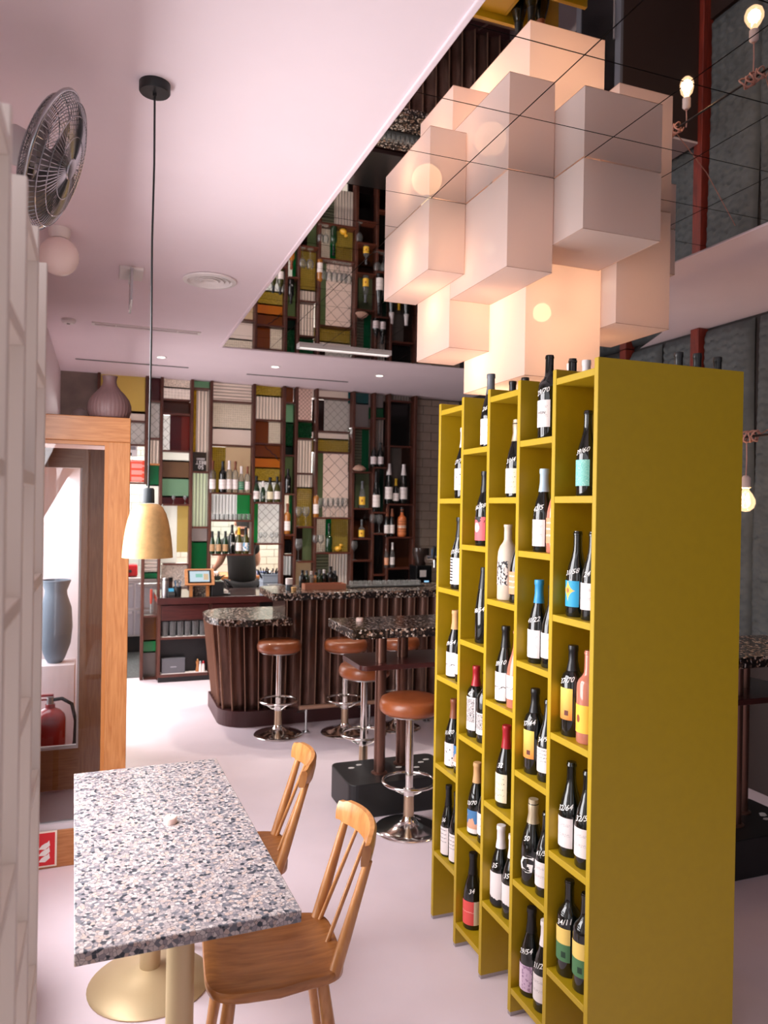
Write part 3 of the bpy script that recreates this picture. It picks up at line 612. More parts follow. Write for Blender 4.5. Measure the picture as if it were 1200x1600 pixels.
# foot rail
z_r = 0.2
MB().cyl((1.50-1.4, 5.90-6.3, z_r), (3.4-1.4, 5.90-6.3, z_r), 0.019, n=12).build('foot_rail', M_fin, bar, smooth=40)
for xx in (1.56, 2.10, 2.62, 3.15):
    MB().cyl((xx-1.4, 5.90-6.3, 0.008), (xx-1.4, 5.90-6.3, 0.185), 0.009, n=8).cyl((xx-1.4, 5.915-6.3, 0.17), (xx-1.4, 6.19-6.3, 0.09), 0.008, n=8).box(xx-1.425, xx-1.375, 5.87-6.3, 5.93-6.3, 0, 0.008).build('rail_bracket', M_steel, bar, smooth=40)
# back counter with drawers and shelves
CX0, CY0 = 0.545, 7.97
cab = thing('back_counter', 'maroon and brown back counter cabinet with open shelves of glasses', 'cabinet', (CX0, CY0, 0))
MB().box(-0.01, 1.5, -0.025, 0.78, 0.80, 0.87).build('worktop', mat('dark_worktop', rgb(58, 44, 42), 0.12, coat=0.4), cab, bevel=0.004)
MB().box(-0.012, 1.5, -0.03, -0.0255, 0.80, 0.862).build('worktop_edge', M_maroon, cab)
for x0 in (0.0, 0.505, 1.01, 1.45): MB().box(x0, x0+0.025, 0, 0.10, 0.055, 0.80).build('side_board', M_mahog, cab)
MB().box(0.0, 0.025, 0.10, 0.112, 0.055, 0.8).build('side_board', M_mahog, cab)
MB().box(0.025, 1.45, 0.0, 0.10, 0.055, 0.085).build('shelf', M_mahogx, cab); MB().box(0.025, 0.505, 0.0, 0.10, 0.44, 0.462).build('shelf', M_mahogx, cab)
MB().box(0.02, 1.46, 0.105, 0.115, 0.055, 0.80).build('back_board', M_black, cab)
MB().box(0.01, 1.46, 0.02, 0.10, 0.0, 0.055).build('plinth', M_black, cab)
for x0 in (0.03, 0.535):
    d = MB().box(x0, x0+0.47, -0.012, 0.012, 0.635, 0.79).build('drawer', M_maroon, cab, bevel=0.003)
    if x0 > 0.3: MB().sphere((x0+0.21, -0.024, 0.715), 0.014, 10, 6).build('knob', M_brass, d, smooth=60)
MB().box(0.535, 1.005, -0.01, 0.012, 0.09, 0.625).build('door', M_mahog, cab)
# wider cabinet body continues under the pass
kc = thing('pass_counter', 'kitchen side of the pass under the worktop', 'cabinet', (CX0, 8.2, 0), kind='structure')
MB().box(0.0, 1.5, -0.08, 0.53, 0.0, 0.795).build('carcass', M_mahog, kc)
# ---------------------------------------------------------------- bar stools
def make_stool():
    t = thing('bar_stool', '', 'stool')
    MB().lathe([(0,0.665),(0.158,0.665),(0.172,0.678),(0.176,0.70),(0.174,0.722),(0.164,0.742),(0.146,0.750),(0.08,0.754),(0,0.755)], 32).build('seat', M_leather, t, smooth=50)
    MB().lathe([(0.145,0.664),(0.145,0.655),(0.05,0.652),(0.05,0.64),(0.0,0.64)], 24).build('seat_plate', M_steel, t, smooth=30)
    MB().cyl((0,0,0.225), (0,0,0.652), 0.023, n=16).build('column', M_chrome, t, smooth=40)
    MB().cyl((0,0,0.04), (0,0,0.235), 0.031, 0.029, 16).build('sleeve', mat('satin_champagne_tube', rgb(196,172,146), 0.28, 0.9), t, smooth=40)
    MB().lathe([(0.19,0.0),(0.192,0.006),(0.186,0.012),(0.15,0.018),(0.10,0.030),(0.06,0.048),(0.036,0.068),(0.033,0.08)], 36).build('base', M_chrome, t, smooth=50)
    MB().ring(0.148, 0.010, 0.272).build('foot_ring', M_chrome, t, smooth=60)
    for k in range(3):
        a = 2*math.pi*k/3+0.5; c_, s_ = math.cos(a), math.sin(a)
        MB().tube([(0.025*c_,0.025*s_,0.205),(0.05*c_,0.05*s_,0.212),(0.10*c_,0.10*s_,0.245),(0.148*c_,0.148*s_,0.270)], 0.007, 8).build('ring_strut', M_chrome, t, smooth=60)
    MB().lathe([(0.034,0.195),(0.036,0.20),(0.036,0.23),(0.030,0.236)], 16).build('clamp', M_chrome, t, smooth=40)
    return t
st0 = make_stool()
for k, (x, y, rz, lb) in enumerate([(1.333, 5.905, 0.4, 'tan leather bar stool in front of the low rounded bar end'), (1.853, 5.80, 1.1, 'tan leather bar stool at the bar behind the corner of the high table'),
        (2.31, 5.80, 0.2, 'tan leather bar stool at the bar mostly hidden behind the high table'), (1.69, 4.86, 0.7, 'tan leather bar stool behind the high table with its seat under the shelf'), (1.643, 3.93, 0.55, 'nearest tan leather bar stool beside the olive shelf')]):
    s_ = st0 if k == 0 else copy_tree(st0)
    s_.location = (x, y, 0); s_.rotation_euler.z = rz; s_['label'] = lb; s_['group'] = 'tan leather bar stools'
# ---------------------------------------------------------------- high tables
def high_table(x0, x1, y0, y1, posts, label):
    cx_, cy_ = (x0+x1)/2, (y0+y1)/2
    t = thing('high_table', label, 'table', (cx_, cy_, 0))
    w, d = (x1-x0)/2, (y1-y0)/2
    MB().prism(rrect(-w, w, -d, d, 0.05), 0, 0.2).build('base_block', M_black, t, bevel=0.006)
    random.seed(int(x0*100))
    for k in range(11):
        xx = random.uniform(-w+0.06, w-0.06); yy = random.uniform(-d+0.05, d-0.05); a = random.uniform(0,3)
        MB().prism([(xx+0.022*math.cos(a+q)*(1 if q%2 else 0.8), yy+0.014*math.sin(a+q)) for q in (0,1.1,2.1,3.2,4.2,5.2)], 0.2, 0.2012).build('stone_chip', M_ink, t)
    for (px_, py_) in posts:
        p = MB().cyl((px_-cx_, py_-cy_, 0.2), (px_-cx_, py_-cy_, 1.045), 0.034, n=20).build('post', M_copperpost, t, smooth=40)
        MB().lathe([(0.05,0.2),(0.05,0.206),(0.036,0.212)], 20, (px_-cx_, py_-cy_, 0)).build('collar', M_copperpost, p)
    MB().prism(rrect(-w+0.075, w+0.05, -d+0.06, d+0.05, 0.05), 0.845, 0.875).build('lower_shelf', M_maroon, t, bevel=0.003)
    s = MB().prism([(-w+0.0,-d+0.0),(w+0.2,-d+0.0),(w+0.2,d+0.09),(-w+0.0,d+0.09)], 1.045, 1.10).build('top', M_terrd, t, bevel=0.004)
    return t
high_table(1.365, 2.05, 4.14, 4.56, [(1.60, 4.30), (1.79, 4.42)], 'high table with dark terrazzo top and black block base beside the bar')
high_table(2.78, 3.46, 2.86, 3.30, [(3.09, 3.02), (3.26, 3.14)], 'dark high table behind the olive shelf at the right edge')
# ---------------------------------------------------------------- terrazzo dining table
DT = thing('dining_table', 'rectangular pale terrazzo dining table on two champagne pedestals', 'table', (0.207, 2.546, 0), math.radians(1.9))
MB().box(-0.275, 0.275, -0.64, 0.64, 0.718, 0.75).build('top', M_terr, DT, bevel=0.002, seg=1)
for yy in (-0.40, 0.42):
    p = MB().cyl((0,yy,0.03), (0,yy,0.70), 0.038, n=24).build('pedestal', M_champ, DT, smooth=40)
    MB().lathe([(0.0,0.0),(0.222,0.0),(0.224,0.006),(0.215,0.014),(0.13,0.034),(0.07,0.052),(0.04,0.066)], 44, (0,yy,0)).build('foot', M_champ, p, smooth=50)
    MB().box(-0.16, 0.16, yy-0.03, yy+0.03, 0.70, 0.718).build('top_plate', M_champ, p)
# tea lights
def tealight(name, label, loc):
    t = thing(name, label, 'candle', loc)
    MB().lathe([(0,0),(0.021,0),(0.022,0.002),(0.022,0.019),(0.019,0.022),(0.0,0.022)], 20).build('cup', mat('pink_wax_cup', rgb(234,204,194), 0.4), t, smooth=40)
    MB().lathe([(0.018,0.0222),(0,0.0224)], 16).build('wax', mat('cream_wax', rgb(246,226,212), 0.5), t)
    MB().cyl((0,0,0.022), (0.001,0,0.028), 0.001, n=5).build('wick', M_black, t)
c = onZ(266, 1286, 0.75); tealight('tea_light', 'small pale pink tea light on the terrazzo dining table', (c.x, c.y, 0.75))
c = onZ(550, 970, 1.10); tt = tealight('tea_light', 'small pale pink tea light on the high table near the bar', (c.x+0.04, c.y-0.03, 1.10))
# ---------------------------------------------------------------- chairs
def make_chair():
    t = thing('dining_chair', '', 'chair')                       # faces -X, seat centre at origin
    out = []
    for i in range(40):
        a = 2*math.pi*i/40; c_, s_ = math.cos(a), math.sin(a)
        ex = 0.205*math.copysign(abs(c_)**0.42, c_); ey = (0.205 if c_ < 0 else 0.185)*math.copysign(abs(s_)**0.42, s_)
        out.append((ex, ey))
    vs = []; fs = []; rings = [(0.0,0.440),(0.45,0.441),(0.75,0.448),(0.93,0.455),(0.985,0.453),(1.0,0.446),(0.995,0.428),(0.95,0.420),(0.0,0.418)]
    n = 40
    for (k, z) in rings:
        for (x, y) in out: vs.append((x*k, y*k, z))
    for r in range(len(rings)-1):
        for i in range(n): j = (i+1)%n; fs.append((r*n+i, r*n+j, (r+1)*n+j, (r+1)*n+i))
    MB().add(vs, fs).build('seat', M_seat, t, smooth=50)
    for sx_ in (-1, 1):
        for sy_ in (-1, 1):
            MB().lathe([(0.012,0),(0.014,0.01),(0.0205,0.30),(0.018,0.425)], 14, (sx_*0.19, sy_*0.165, 0), (-sx_*0.06, -sy_*0.035, 0.43)).build('leg', M_chair, t, smooth=40)
    # back: two tapering posts, three spindles, curved crest
    def crest(u):                                  # u in -1..1 across the chair
        return Vector((0.255 + 0.045*(1-u*u), 0.165*u, 0.795 - 0.008*u*u))
    for s in (-1, 1):
        p0 = Vector((0.165, s*0.150, 0.44)); p1 = crest(s*0.93) - Vector((0.0, 0, 0.025))
        MB().tube([p0, p0.lerp(p1, 0.3), p0.lerp(p1, 0.7), p1], [0.019, 0.018, 0.0145, 0.0125], 12).build('back_post', M_chair, t, smooth=50)
    for u in (-0.5, 0.0, 0.5):
        p0 = Vector((0.170, 0.26*u, 0.44)); p1 = crest(u*0.95) - Vector((0, 0, 0.015))
        MB().tube([p0, p0.lerp(p1, 0.5), p1], [0.0075, 0.0075, 0.006], 8).build('spindle', M_chair, t, smooth=50)
    vs = []; fs = []; m = 20; sec = [(-0.013,-0.034),(0.009,-0.036),(0.014,0.0),(0.013,0.030),(0.005,0.040),(-0.009,0.038),(-0.014,0.02),(-0.015,-0.01)]
    for i in range(m+1):
        u = -1.08 + 2.16*i/m; p = crest(u); k = 1.0 if abs(u) < 0.95 else 0.82
        for (a, b) in sec: vs.append(p + Vector((a + 0.10*b, 0, b*k)))
    q = len(sec)
    for i in range(m):
        for j in range(q): j2 = (j+1)%q; fs.append((i*q+j, i*q+j2, (i+1)*q+j2, (i+1)*q+j))
    fs += [tuple(range(q)), tuple(range(m*q+q-1, m*q-1, -1))]
    MB().add(vs, fs).build('crest_rail', M_chair, t, smooth=50)
    return t
ch = make_chair(); ch.location = (0.505, 2.275, 0); ch.rotation_euler.z = math.radians(-5); ch['label'] = 'beech spindle back dining chair nearest the camera, its seat half under the table'; ch['group'] = 'beech dining chairs at the terrazzo table'
c2 = copy_tree(ch); c2.location = (0.50, 2.955, 0); c2.rotation_euler.z = math.radians(-9); c2['label'] = 'beech spindle back dining chair at the far end of the table'
# ---------------------------------------------------------------- brass pendant
c = onZ(242, 131, CH); pd = thing('pendant_lamp', 'brushed brass bell pendant on a long black cord above the table', 'lamp', (c.x, c.y, CH))
zz = lambda py: onY(232, py, c.y).z - CH
MB().lathe([(0.048,0),(0.048,-0.026),(0.045,-0.030),(0.006,-0.031),(0.006,-0.04),(0,-0.04)], 28).build('canopy', M_black, pd, smooth=40)
zt = zz(787); zb = zz(871)
MB().tube([(0,0,-0.03),(0.002,0,-0.25),(-0.001,0,-0.5),(0.001,0,-0.8),(0,0,zt+0.03)], 0.0032, 8).build('cord', M_black, pd, smooth=60)
MB().lathe([(0,zt+0.05),(0.014,zt+0.05),(0.018,zt+0.045),(0.019,zt+0.002),(0,zt+0.002)], 18).build('socket', mat('dark_grey_socket', rgb(40,48,52), 0.45), pd, smooth=40)
H = zt-zb
prof = [(0.018,0),(0.032,-0.001),(0.045,-0.011),(0.0555,-0.031),(0.063,-0.055),(0.0685,-0.082),(0.0728,-0.11),(0.076,-0.14),(0.078,-H)]
MB().lathe([(r, zt+z) for r, z in prof] + [(0.0755, zb+0.001),(0.074,zb+0.03),(0.065,zt-0.085),(0.05,zt-0.045),(0.02,zt-0.01)], 40).build('shade', M_brass, pd, smooth=60)
MB().sphere((0,0,zt-0.075), 0.028, 14, 9).build('bulb', emit('pendant_bulb_glow', (1,0.8,0.55,1), 2.0), pd, smooth=80)
# ================================================================== bottles and the olive shelf
PROF = {
 'burgundy': [(0,0),(0.036,0),(0.0385,0.004),(0.0388,0.125),(0.0365,0.15),(0.030,0.178),(0.0215,0.205),(0.0165,0.228),(0.0150,0.25),(0.0148,0.282),(0.0165,0.283),(0.0165,0.290),(0.0148,0.292),(0.0145,0.297),(0,0.297)],
 'bordeaux': [(0,0),(0.036,0),(0.0385,0.004),(0.0390,0.175),(0.0375,0.19),(0.032,0.203),(0.022,0.214),(0.0165,0.224),(0.0150,0.24),(0.0145,0.284),(0.0160,0.285),(0.0160,0.292),(0.0145,0.293),(0.0143,0.297),(0,0.297)],
 'riesling': [(0,0),(0.033,0),(0.0355,0.004),(0.0357,0.12),(0.034,0.145),(0.0285,0.185),(0.0215,0.225),(0.0160,0.262),(0.0145,0.285),(0.0155,0.286),(0.0155,0.292),(0.0143,0.297),(0,0.297)],
 'sparkling': [(0,0),(0.040,0),(0.0425,0.005),(0.0428,0.12),(0.0405,0.145),(0.034,0.175),(0.025,0.205),(0.0185,0.23),(0.0165,0.25),(0.0165,0.275),(0.0185,0.277),(0.0185,0.284),(0.0165,0.286),(0.0165,0.297),(0,0.297)],
 'spirit': [(0,0),(0.036,0),(0.039,0.004),(0.039,0.18),(0.036,0.195),(0.020,0.212),(0.0145,0.224),(0.014,0.27),(0.017,0.271),(0.017,0.297),(0,0.297)],
 'stone': [(0,0),(0.036,0),(0.0405,0.005),(0.0405,0.165),(0.0385,0.19),(0.031,0.212),(0.020,0.227),(0.0160,0.238),(0.0155,0.285),(0.0175,0.287),(0.0175,0.297),(0,0.297)],
 'squat': [(0,0),(0.046,0),(0.050,0.006),(0.050,0.13),(0.047,0.15),(0.030,0.172),(0.017,0.185),(0.0155,0.2),(0.0155,0.25),(0.018,0.252),(0.018,0.297),(0,0.297)],
}
_bm = {}
def prof_at(kind, z):
    P = PROF[kind]
    for i in range(len(P)-1):
        if P[i][1] <= z <= P[i+1][1] and P[i+1][1] > P[i][1]:
            f = (z-P[i][1])/(P[i+1][1]-P[i][1]); return P[i][0]+(P[i+1][0]-P[i][0])*f
    return P[-2][0]
def body_mesh(kind, m, n=20):
    k = (kind, m.name)
    if k not in _bm:
        me = MB().lathe(PROF[kind], n).mesh('bottle_body'); me.materials.append(m); shade(me, 50); _bm[k] = me
    return _bm[k]
def cap_mesh(kind, m, z0):
    k = ('cap', kind, m.name, z0)
    if k not in _bm:
        pr = [(prof_at(kind, z)+0.0009, z) for z in (z0, (z0+0.28)/2, 0.279)] + [(prof_at(kind,0.2855)+0.0012, 0.282), (prof_at(kind,0.2855)+0.0012, 0.292), (prof_at(kind,0.2855)+0.0004, 0.2985), (0,0.2985)]
        me = MB().lathe(pr, 16).mesh('cap'); me.materials.append(m); shade(me, 50); _bm[k] = me
    return _bm[k]
def label_mesh(kind, m, z0, z1, a0, a1):
    k = ('lab', kind, m.name, z0, z1, a0, a1)
    if k not in _bm:
        n = 14; me = bpy.data.meshes.new('label'); vs = []; fs = []; uv = []
        zs = [z0, z1]
        for i in range(n+1):
            a = math.radians(a0+(a1-a0)*i/n)
            for z in zs:
                r = prof_at(kind, z)+0.0007; vs.append((r*math.cos(a), r*math.sin(a), z)); uv.append((i/n, 0 if z == z0 else 1))
        for i in range(n): fs.append((2*i, 2*i+2, 2*i+3, 2*i+1))
        me.from_pydata(vs, [], fs); ul = me.uv_layers.new(name='UVMap')
        for p in me.polygons:
            for li in p.loop_indices: ul.data[li].uv = uv[me.loops[li].vertex_index]
        me.materials.append(m); shade(me, 60); _bm[k] = me
    return _bm[k]
def wrap_text(s, kind, size, z, ang, m, rise=0.0):
    vs, fs = text_mesh(s, 1.0, 0.012); out = []
    for v in vs:
        x = v[0]*size + v[1]*size*0.15; y = v[1]*size + rise*x
        zz_ = z+y; r = prof_at(kind, zz_)+0.0011; a = math.radians(ang) + x/max(0.02, r)
        out.append((r*math.cos(a), r*math.sin(a), zz_))
    return MB().add(out, fs)
# ---- label print materials (UV: u round the bottle, v up)
def lab_mat(name, paint):
    m, N, L, b = nodes_of(name); b.inputs['Roughness'].default_value = 0.6
    tc = N.new('ShaderNodeTexCoord'); sp = N.new('ShaderNodeSeparateXYZ'); L.new(tc.outputs['UV'], sp.inputs[0])
    def mathn(op, a, b_=None, c_=None):
        n = N.new('ShaderNodeMath'); n.operation = op
        for i, x in enumerate((a, b_, c_)):
            if x is None: continue
            if isinstance(x, (int, float)): n.inputs[i].default_value = x
            else: L.new(x, n.inputs[i])
        return n.outputs[0]
    def mix(f, a, c):
        n = N.new('ShaderNodeMix'); n.data_type = 'RGBA'
        if isinstance(f, (int, float)): n.inputs[0].default_value = f
        else: L.new(f, n.inputs[0])
        for i, x in ((6, a), (7, c)):
            if isinstance(x, tuple): n.inputs[i].default_value = x
            else: L.new(x, n.inputs[i])
        return n.outputs[2]
    def noise(sc, det=3):
        n = N.new('ShaderNodeTexNoise'); n.inputs['Scale'].default_value = sc; n.inputs['Detail'].default_value = det; L.new(tc.outputs['UV'], n.inputs[0]); return n.outputs[0]
    def box(u0, u1, v0, v1):
        a = mathn('MULTIPLY', mathn('GREATER_THAN', sp.outputs[0], u0), mathn('LESS_THAN', sp.outputs[0], u1))
        c = mathn('MULTIPLY', mathn('GREATER_THAN', sp.outputs[1], v0), mathn('LESS_THAN', sp.outputs[1], v1)); return mathn('MULTIPLY', a, c)
    def disc(u0, v0, r, asp=1.0):
        a = mathn('POWER', mathn('MULTIPLY', mathn('SUBTRACT', sp.outputs[0], u0), asp), 2); c = mathn('POWER', mathn('SUBTRACT', sp.outputs[1], v0), 2)
        return mathn('LESS_THAN', mathn('ADD', a, c), r*r)
    ctx = dict(u=sp.outputs[0], v=sp.outputs[1], M=mathn, mix=mix, noise=noise, box=box, disc=disc)
    L.new(paint(ctx), b.inputs['Base Color']); return m
WHT = rgb(232,222,220); BLK = rgb(26,24,26)
def lines(c, base, col, v0=0.15, v1=0.85, n=9, u0=0.1, u1=0.9, thr=0.52):
    f = c['M']('MULTIPLY', c['box'](u0, u1, v0, v1), c['M']('GREATER_THAN', c['M']('SINE', c['M']('MULTIPLY', c['v'], n*6.283)), 0.55))
    f = c['M']('MULTIPLY', f, c['M']('GREATER_THAN', c['noise'](28), thr)); return c['mix'](f, base, col)
LM = {
 'white': lab_mat('label_white', lambda c: lines(c, WHT, rgb(196,184,184), n=3)),
 'script': lab_mat('label_script', lambda c: lines(c, WHT, rgb(70,64,66), 0.45, 0.95, 7)),
 'cream': lab_mat('label_cream', lambda c: lines(c, rgb(230,220,190), rgb(110,100,70), n=5, thr=0.58)),
 'bars': lab_mat('label_bars', lambda c: c['mix'](c['M']('MULTIPLY', c['box'](0.2,0.62,0.06,0.96), c['M']('GREATER_THAN', c['M']('SINE', c['M']('MULTIPLY', c['v'], 56)), 0.1)), WHT, BLK)),
 'mount': lab_mat('label_mountain', lambda c: c['mix'](c['M']('LESS_THAN', c['M']('ABSOLUTE', c['M']('SUBTRACT', c['v'], c['M']('ADD', 0.22, c['M']('MULTIPLY', c['noise'](4), 0.5)))), 0.016), WHT, BLK)),
 'marks': lab_mat('label_marks', lambda c: c['mix'](c['M']('GREATER_THAN', c['noise'](9, 1), 0.66), WHT, BLK)),
 'sunset': lab_mat('label_sunset', lambda c: c['mix'](c['box'](0.62,0.82,0.14,0.30), c['mix'](c['M']('ADD', c['v'], c['M']('MULTIPLY', c['noise'](3), 0.15)), rgb(206,116,40), rgb(240,206,96)), rgb(96,40,24))),
 'bluestar': lab_mat('label_blue_star', lambda c: c['mix'](c['disc'](0.52,0.62,0.09,1.3), c['mix'](c['M']('LESS_THAN', c['M']('ADD', c['M']('POWER', c['M']('ABSOLUTE', c['M']('MULTIPLY', c['M']('SUBTRACT', c['u'], 0.52), 1.3)), 0.6), c['M']('POWER', c['M']('ABSOLUTE', c['M']('SUBTRACT', c['v'], 0.62)), 0.6)), 0.62), rgb(40,156,200), rgb(240,176,70)), rgb(222,96,60))),
 'turq': lab_mat('label_turquoise', lambda c: c['mix'](c['M']('GREATER_THAN', c['M']('SINE', c['M']('MULTIPLY', c['noise'](6,1), 50)), 0.86), rgb(112,190,178), rgb(190,222,214))),
 'pink': lab_mat('label_pink', lambda c: c['mix'](c['disc'](0.55,0.55,0.2,1.2), c['mix'](c['M']('GREATER_THAN', c['noise'](5,1), c['M']('SUBTRACT', 1.06, c['M']('MULTIPLY', c['v'], 0.6))), rgb(222,100,108), BLK), rgb(236,220,206))),
 'tangle': lab_mat('label_tangle', lambda c: c['mix'](c['M']('MULTIPLY', c['box'](0.06,0.94,0.24,0.95), c['M']('GREATER_THAN', c['M']('SINE', c['M']('MULTIPLY', c['noise'](9,3), 60)), 0.0)), WHT, BLK)),
 'sky': lab_mat('label_sky', lambda c: c['mix'](c['M']('LESS_THAN', c['v'], 0.2), c['mix'](c['M']('GREATER_THAN', c['M']('ADD', c['noise'](3), c['M']('MULTIPLY', c['v'], -0.5)), 0.22), rgb(70,120,168), rgb(214,160,130)), WHT)),
 'red': lab_mat('label_red', lambda c: c['mix'](c['M']('GREATER_THAN', c['u'], 0.74), lines(c, rgb(228,84,80), rgb(250,190,180), 0.4, 0.6, 6), rgb(232,222,196))),
 'yg': lab_mat('label_yellow_green', lambda c: c['mix'](c['box'](0.58,0.80,0.12,0.30), c['mix'](c['M']('GREATER_THAN', c['v'], 0.52), rgb(78,124,82), rgb(238,204,112)), rgb(34,62,44))),
 'lilac': lab_mat('label_lilac', lambda c: c['mix'](c['box'](0.3,0.55,0.0,0.9), c['mix'](c['M']('GREATER_THAN', c['noise'](6), 0.56), rgb(206,178,200), rgb(160,128,158)), rgb(226,204,216))),
 'blob': lab_mat('label_torn_white', lambda c: c['mix'](c['M']('LESS_THAN', c['M']('ADD', c['v'], c['M']('MULTIPLY', c['noise'](4), 0.4)), 0.40), WHT, BLK)),
 'cow': lab_mat('label_cow', lambda c: c['mix'](c['M']('GREATER_THAN', c['noise'](6,2), 0.53), rgb(206,196,188), rgb(46,44,48))),
 'tan': lab_mat('label_tan', lambda c: lines(c, rgb(178,142,104), rgb(110,76,50), n=4)),
 'yellow': lab_mat('label_yellow', lambda c: c['mix'](c['disc'](0.5,0.5,0.14,1.6), rgb(236,186,60), rgb(140,60,20))),
 'orangebig': lab_mat('label_orange_stripes', lambda c: lines(c, c['mix'](c['box'](0,1,0.46,0.60), rgb(206,120,70), rgb(236,206,186)), rgb(92,40,24), 0.1, 0.9, 6, thr=0.48)),
 'bluew': lab_mat('label_blue_white', lambda c: c['mix'](c['M']('GREATER_THAN', c['noise'](4,1), 0.5), WHT, rgb(70,146,186))),
 'orange': lab_mat('label_orange', lambda c: lines(c, rgb(224,150,108), WHT, n=4)),
 'greenl': lab_mat('label_green', lambda c: lines(c, rgb(40,120,84), WHT, n=4)),
}
CAPM = {'white': M_white, 'tan': mat('tan_cork', rgb(206,160,110), 0.6), 'red': mat('red_capsule', rgb(160,26,38), 0.35), 'blue': mat('blue_capsule', rgb(46,146,200), 0.4), 'brown': mat('brown_capsule', rgb(128,72,46), 0.4), 'grey': mat('grey_capsule', rgb(96,98,104), 0.4), 'black': mat('black_capsule', rgb(20,20,22), 0.35), 'yellow': mat('yellow_capsule', rgb(216,176,40), 0.4), 'foil': mat('pale_foil', rgb(206,190,160), 0.3, 0.5), 'sky': mat('pale_blue_capsule', rgb(168,190,204), 0.4)}
def bottle(label, loc, kind, h, glass=None, lab=None, cap=None, lz=(0.035,0.125), face=180, width=130, write=None, wz=0.155, group=None, wscale=1.0, name='wine_bottle', rs=1.0, capz=0.215, extra=None):
    t = thing(name, label, 'bottle', loc, group=group); k = h/0.297
    t.scale = (k*rs, k*rs, k)
    link('body', body_mesh(kind, glass or M_bottle), None, t)
    if lab: link('label', label_mesh(kind, LM[lab], lz[0], lz[1], face-width/2, face+width/2), None, t)
    if cap: link('cap', cap_mesh(kind, CAPM[cap], capz), None, t)
    if write: wrap_text(write, kind, 0.024*wscale, wz, face+22, M_ink, 0.25).build('handwriting', M_ink, t)
    return t
# ---- olive shelf unit
SX0, SX1 = 1.388, 1.955
PY = [3.036 - 0.2248*i for i in range(6)]        # posts far to near
SHT = 2.27; BT = 0.020
ODD = [0.305+0.387*k for k in range(6)]; EVEN = [0.103+0.39*k for k in range(6)]
sh = thing('wine_shelf', 'tall olive yellow wine shelf with staggered compartments', 'shelf', ((SX0+SX1)/2, (PY[0]+PY[5])/2, 0)); so = Vector(sh.location)
def sbox(name, x0, x1, y0, y1, z0, z1, m=M_olive, bev=0.0012): return MB().box(x0-so.x, x1-so.x, y0-so.y, y1-so.y, z0, z1).build(name, m, sh, bevel=bev, seg=1)
M_foot = mat('silver_foot', rgb(176,170,172), 0.35, 0.7)
for i, y in enumerate(PY):
    w = BT/2
    sbox('upright', SX0, SX1, y-w, y+w, 0.014, SHT); sbox('foot_strip', SX0+0.002, SX1-0.002, y-w+0.001, y+w-0.001, 0, 0.014, M_foot, 0)
XM = (SX0+SX1)/2
for c in range(5):
    ya, yb = PY[c+1]+BT/2, PY[c]-BT/2
    sbox('back_panel', XM-0.006, XM+0.006, ya, yb, 0.10, SHT-0.03, bev=0)
    zf = ODD if c % 2 == 0 else EVEN; zr = EVEN if c % 2 == 0 else ODD
    for z in zf: sbox('shelf_board', SX0+0.001, XM-0.006, ya, yb, z-0.022, z)
    for z in zr: sbox('shelf_board', XM+0.006, SX1-0.001, ya, yb, z-0.022, z)
COLW = ['far column', 'second far column', 'middle column', 'second near column', 'nearest column']
ROWW = {5: 'top row', 4: 'second row', 3: 'third row', 2: 'fourth row', 1: 'fifth row', 0: 'bottom row'}
def sb(c, k, px, kind, h, lab=None, cap=None, desc='', xb=1.443, second=False, **kw):
    z = (ODD if c % 2 == 1 else EVEN)[k]; my = onX(px, 900, xb).y
    ya, yb = PY[c]+BT/2, PY[c-1]-BT/2
    r = 0.043*h/0.297
    my = min(max(my, ya+r+0.001), yb-r-0.001)
    where = '%s %s' % (COLW[c-1], ROWW[k])
    return bottle('%s, %s' % (desc, where), (xb, my, z+0.0005), kind, h, lab=lab, cap=cap, group='wine bottles in the olive shelf', **kw)
def pair(c, k, px, *a, **kw):
    """a bottle and, right beside it towards the camera, its neighbour"""
    o = sb(c, k, px, *a, **kw); return o
def nextto(o, c, k, kind, h, lab, desc, cap=None, gap=0.003, **kw):
    rr = 0.0428; s0 = o.scale[0]*rr; s1 = h/0.297*rr
    y = o.location.y - s0 - s1 - gap; lim = PY[c]+BT/2+s1+0.001
    where = '%s %s' % (COLW[c-1], ROWW[k])
    if y < lim:                                   # stands half behind its neighbour
        y = lim; dx = math.sqrt(max(0.0, (s0+s1+0.002)**2 - (o.location.y-lim)**2)); x = o.location.x + dx
    else: x = o.location.x
    return bottle('%s, %s, right of pair' % (desc, where), (x, y, o.location.z), kind, h, lab=lab, cap=cap, group='wine bottles in the olive shelf', **kw)
o = sb(5,4,915,'burgundy',0.272,'turq',None,'dark bottle with turquoise label',write='39/60'); nextto(o,5,4,'burgundy',0.272,'white','dark bottle with white label')
o = sb(5,3,902,'burgundy',0.275,'bluestar',None,'dark bottle with blue label and orange star',write='31/58'); nextto(o,5,3,'burgundy',0.275,'white','dark bottle with white label',write='24')
o = sb(5,2,894,'bordeaux',0.288,'sunset','black','dark bottle with sunset orange label',lz=(0.055,0.16),write='37/70',wz=0.185,width=110); nextto(o,5,2,'bordeaux',0.288,'yellow','rose coloured bottle with yellow label',glass=M_rose)
o = sb(5,1,896,'burgundy',0.298,'white',None,'dark bottle with plain white label',write='32/64',lz=(0.03,0.125)); nextto(o,5,1,'burgundy',0.298,'white','dark bottle with plain white label',write='32/5')
o = sb(5,0,884,'bordeaux',0.30,'yg',None,'dark bottle with yellow and green label',lz=(0.05,0.155),write='34/11',wz=0.175,width=105,face=190); nextto(o,5,0,'bordeaux',0.30,'yg','dark bottle with yellow and green label',lz=(0.05,0.155),width=105,face=190)
